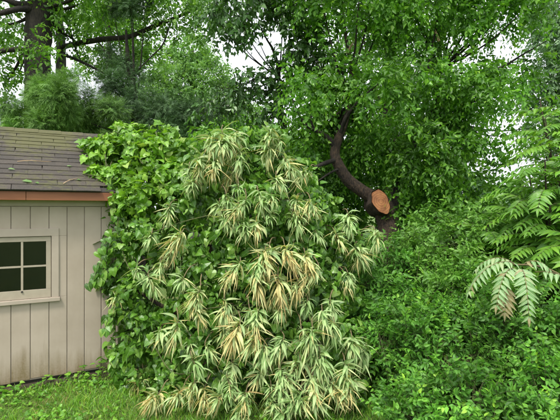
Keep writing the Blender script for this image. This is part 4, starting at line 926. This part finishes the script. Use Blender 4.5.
# wilted pale fronds hanging in front
pf = empty('wilted_frond_branch', tuple(at(530, 260, 3.9) * np.array([1, 1, 0]))); inv = -np.array(pf.location)
tag(pf, 'pale wilted pinnate fronds drooping at the right above the privet shrub', 'branch')
q = MB(); P = spline([(*(at(578, 285, 4.0) + inv), .012), (*(at(545, 268, 3.65) + inv), .009), (*(at(512, 264, 3.5) + inv), .005)], 6); q.tube(P[:, :3], P[:, 3], 6); q.build('branch_stem', M['stem_tan'], pf, True)
lv = [leaf_mesh('leaflet', [leaflet], np.zeros((1, 3)), one((0, 1, 0)), one((0, 0, 1)), np.ones(1), np.array([w]), M['leaf_frond_pale']) for w in (.1, .35, .5, .65, .8, .97)]
for (px, py, d_, dv, L_, dr, pr) in ((520, 266, 3.85, (-1, -.25, .45), .62, 2.0, 13), (516, 270, 3.85, (-.65, -.6, .3), .56, 2.3, 12), (521, 270, 3.8, (-.2, -.5, .1), .6, 2.2, 13), (535, 272, 3.8, (.35, -.5, .1), .66, 2.0, 13), (512, 262, 3.9, (-.9, .2, .5), .34, 1.8, 9), (524, 264, 3.85, (.45, -.3, .4), .26, 2.4, 7), (508, 288, 3.8, (-.35, -.5, -.2), .26, 1.6, 7)):
    a = at(px, py, d_ - .35) + inv; Q = frond_pts(a, dv, L_ * .92, dr, 8); st = MB(); st.tube(Q - a, np.linspace(.004, .0015, 9), 4); fr = st.build('frond', M['stem_tan'], pf, True, tuple(a))
    pos, dd, nn_, ss = frond_leaflets(Q - a, .09, pr, .45); Rm = frames(dd, nn_)
    for i in range(len(pos)):
        o = link('leaflet', lv[5] if py == 288 else random.choice(lv[:5] if random.random() < .88 else lv[5:]), fr); mtx = np.eye(4); mtx[:3, :3] = Rm[i] * ss[i]; mtx[:3, 3] = pos[i]; o.matrix_local = Matrix(mtx.tolist())

# ------------------------------------------------------------------ lawn
def shed_side(p):                       # distance in front of the shed wall (negative = inside)
    v = p[:, :2] - SH; return -(v @ NN), v @ U
n = 85000; gp = np.stack([rng.uniform(-4.2, 3.5, n), rng.uniform(1.3, 4.9, n), np.zeros(n)], 1)
fr, al = shed_side(gp); ok = (fr > .06 + .04 * rng.random(n)) | (al > X1 + .05); ok &= ~((gp[:, 1] < 2.9) & (rng.random(n) < .45)); gp = gp[ok]; n = len(gp)
dv = nrm(np.stack([rng.normal(0, .55, n), rng.normal(0, .55, n), np.ones(n)], 1)); nv = rng.normal(size=(n, 3)) + np.array([0, -1.2, .3])
blade = T([(-.045, 0, 0), (.045, 0, 0), (-.035, .5, -.03), (.035, .5, -.03), (0, 1, -.22)], [(0, 1, 3, 2), (2, 3, 4)], [(-1, 0), (1, 0), (-1, .5), (1, .5), (0, 1)])
patch = np.sin(gp[:, 0] * 5.1) * np.sin(gp[:, 1] * 6.3 + 1) * .5 + .5
tag(link('lawn_grass', leaf_mesh('lawn_grass', [blade], gp, dv, nv, rng.uniform(.03, .075, n) * (.75 + .5 * patch), np.clip(rng.beta(2, 2.4, n) + (rng.random(n) < .06) * .5, 0, 1), M['grass'])), 'short bright green lawn grass in front of the shed', 'grass', kind='stuff')
n = 6000; cp = np.stack([rng.uniform(-3.4, .9, n), rng.uniform(3.0, 4.5, n), rng.uniform(.02, .07, n)], 1); fr, al = shed_side(cp)
w = np.sin(cp[:, 0] * 3.7 + 1) * np.sin(cp[:, 1] * 8.1) ; ok = ((fr > .05) | (al > X1 + .05)) & (w + rng.normal(0, .4, n) - .5 * np.clip(fr - .25, 0, 1) > .05); cp = cp[ok]; n = len(cp)
tag(link('lawn_clover', leaf_mesh('lawn_clover', [heart_w, ovate], cp, rng.normal(size=(n, 3)) * np.array([1, 1, .25]), np.array([0, -.2, 1]) + rng.normal(size=(n, 3)) * .3, rng.uniform(.02, .045, n), rng.random(n), M['leaf_clover'])), 'broad-leaved clover weeds mixed into the lawn by the shed', 'clover', kind='stuff')
# weeds at the foot of the wall
for i, (a, s, lb) in enumerate(((-.05, .8, 'low weed at the wall foot below the window'), (.35, .7, 'small weed at the wall foot right of the window'), (.62, 1., 'weed clump at the wall foot near the vine'), (.85, 1.2, 'largest weed at the wall foot touching the vine'))):
    g = np.array([SH[0] + U[0] * a - NN[0] * .1, SH[1] + U[1] * a - NN[1] * .1, 0]); root = empty('wall_weed', tuple(g)); tag(root, lb, 'weed', 'weeds along the shed wall foot')
    for kq in range(int(14 * s)):
        az = random.uniform(0, 6.28); h = random.uniform(.02, .13) * s; me = leaf_mesh('leaf', [random.choice((heart, ovate))], np.zeros((1, 3)), one(nrm(np.array([math.cos(az), math.sin(az), .1]))), one((0, -.3, 1)), np.array([random.uniform(.03, .06)]), np.array([random.random()]), M['leaf_clover'])
        p_ = np.array([math.cos(az) * .07 * s, math.sin(az) * .05 * s, h]); link('leaf', me, root, p_)
        q = MB(); q.tube([(0, 0, 0), p_ * np.array([.6, .6, .7]), p_], [.002, .0016, .001], 4); q.build('stalk', M['stem_green'], root)
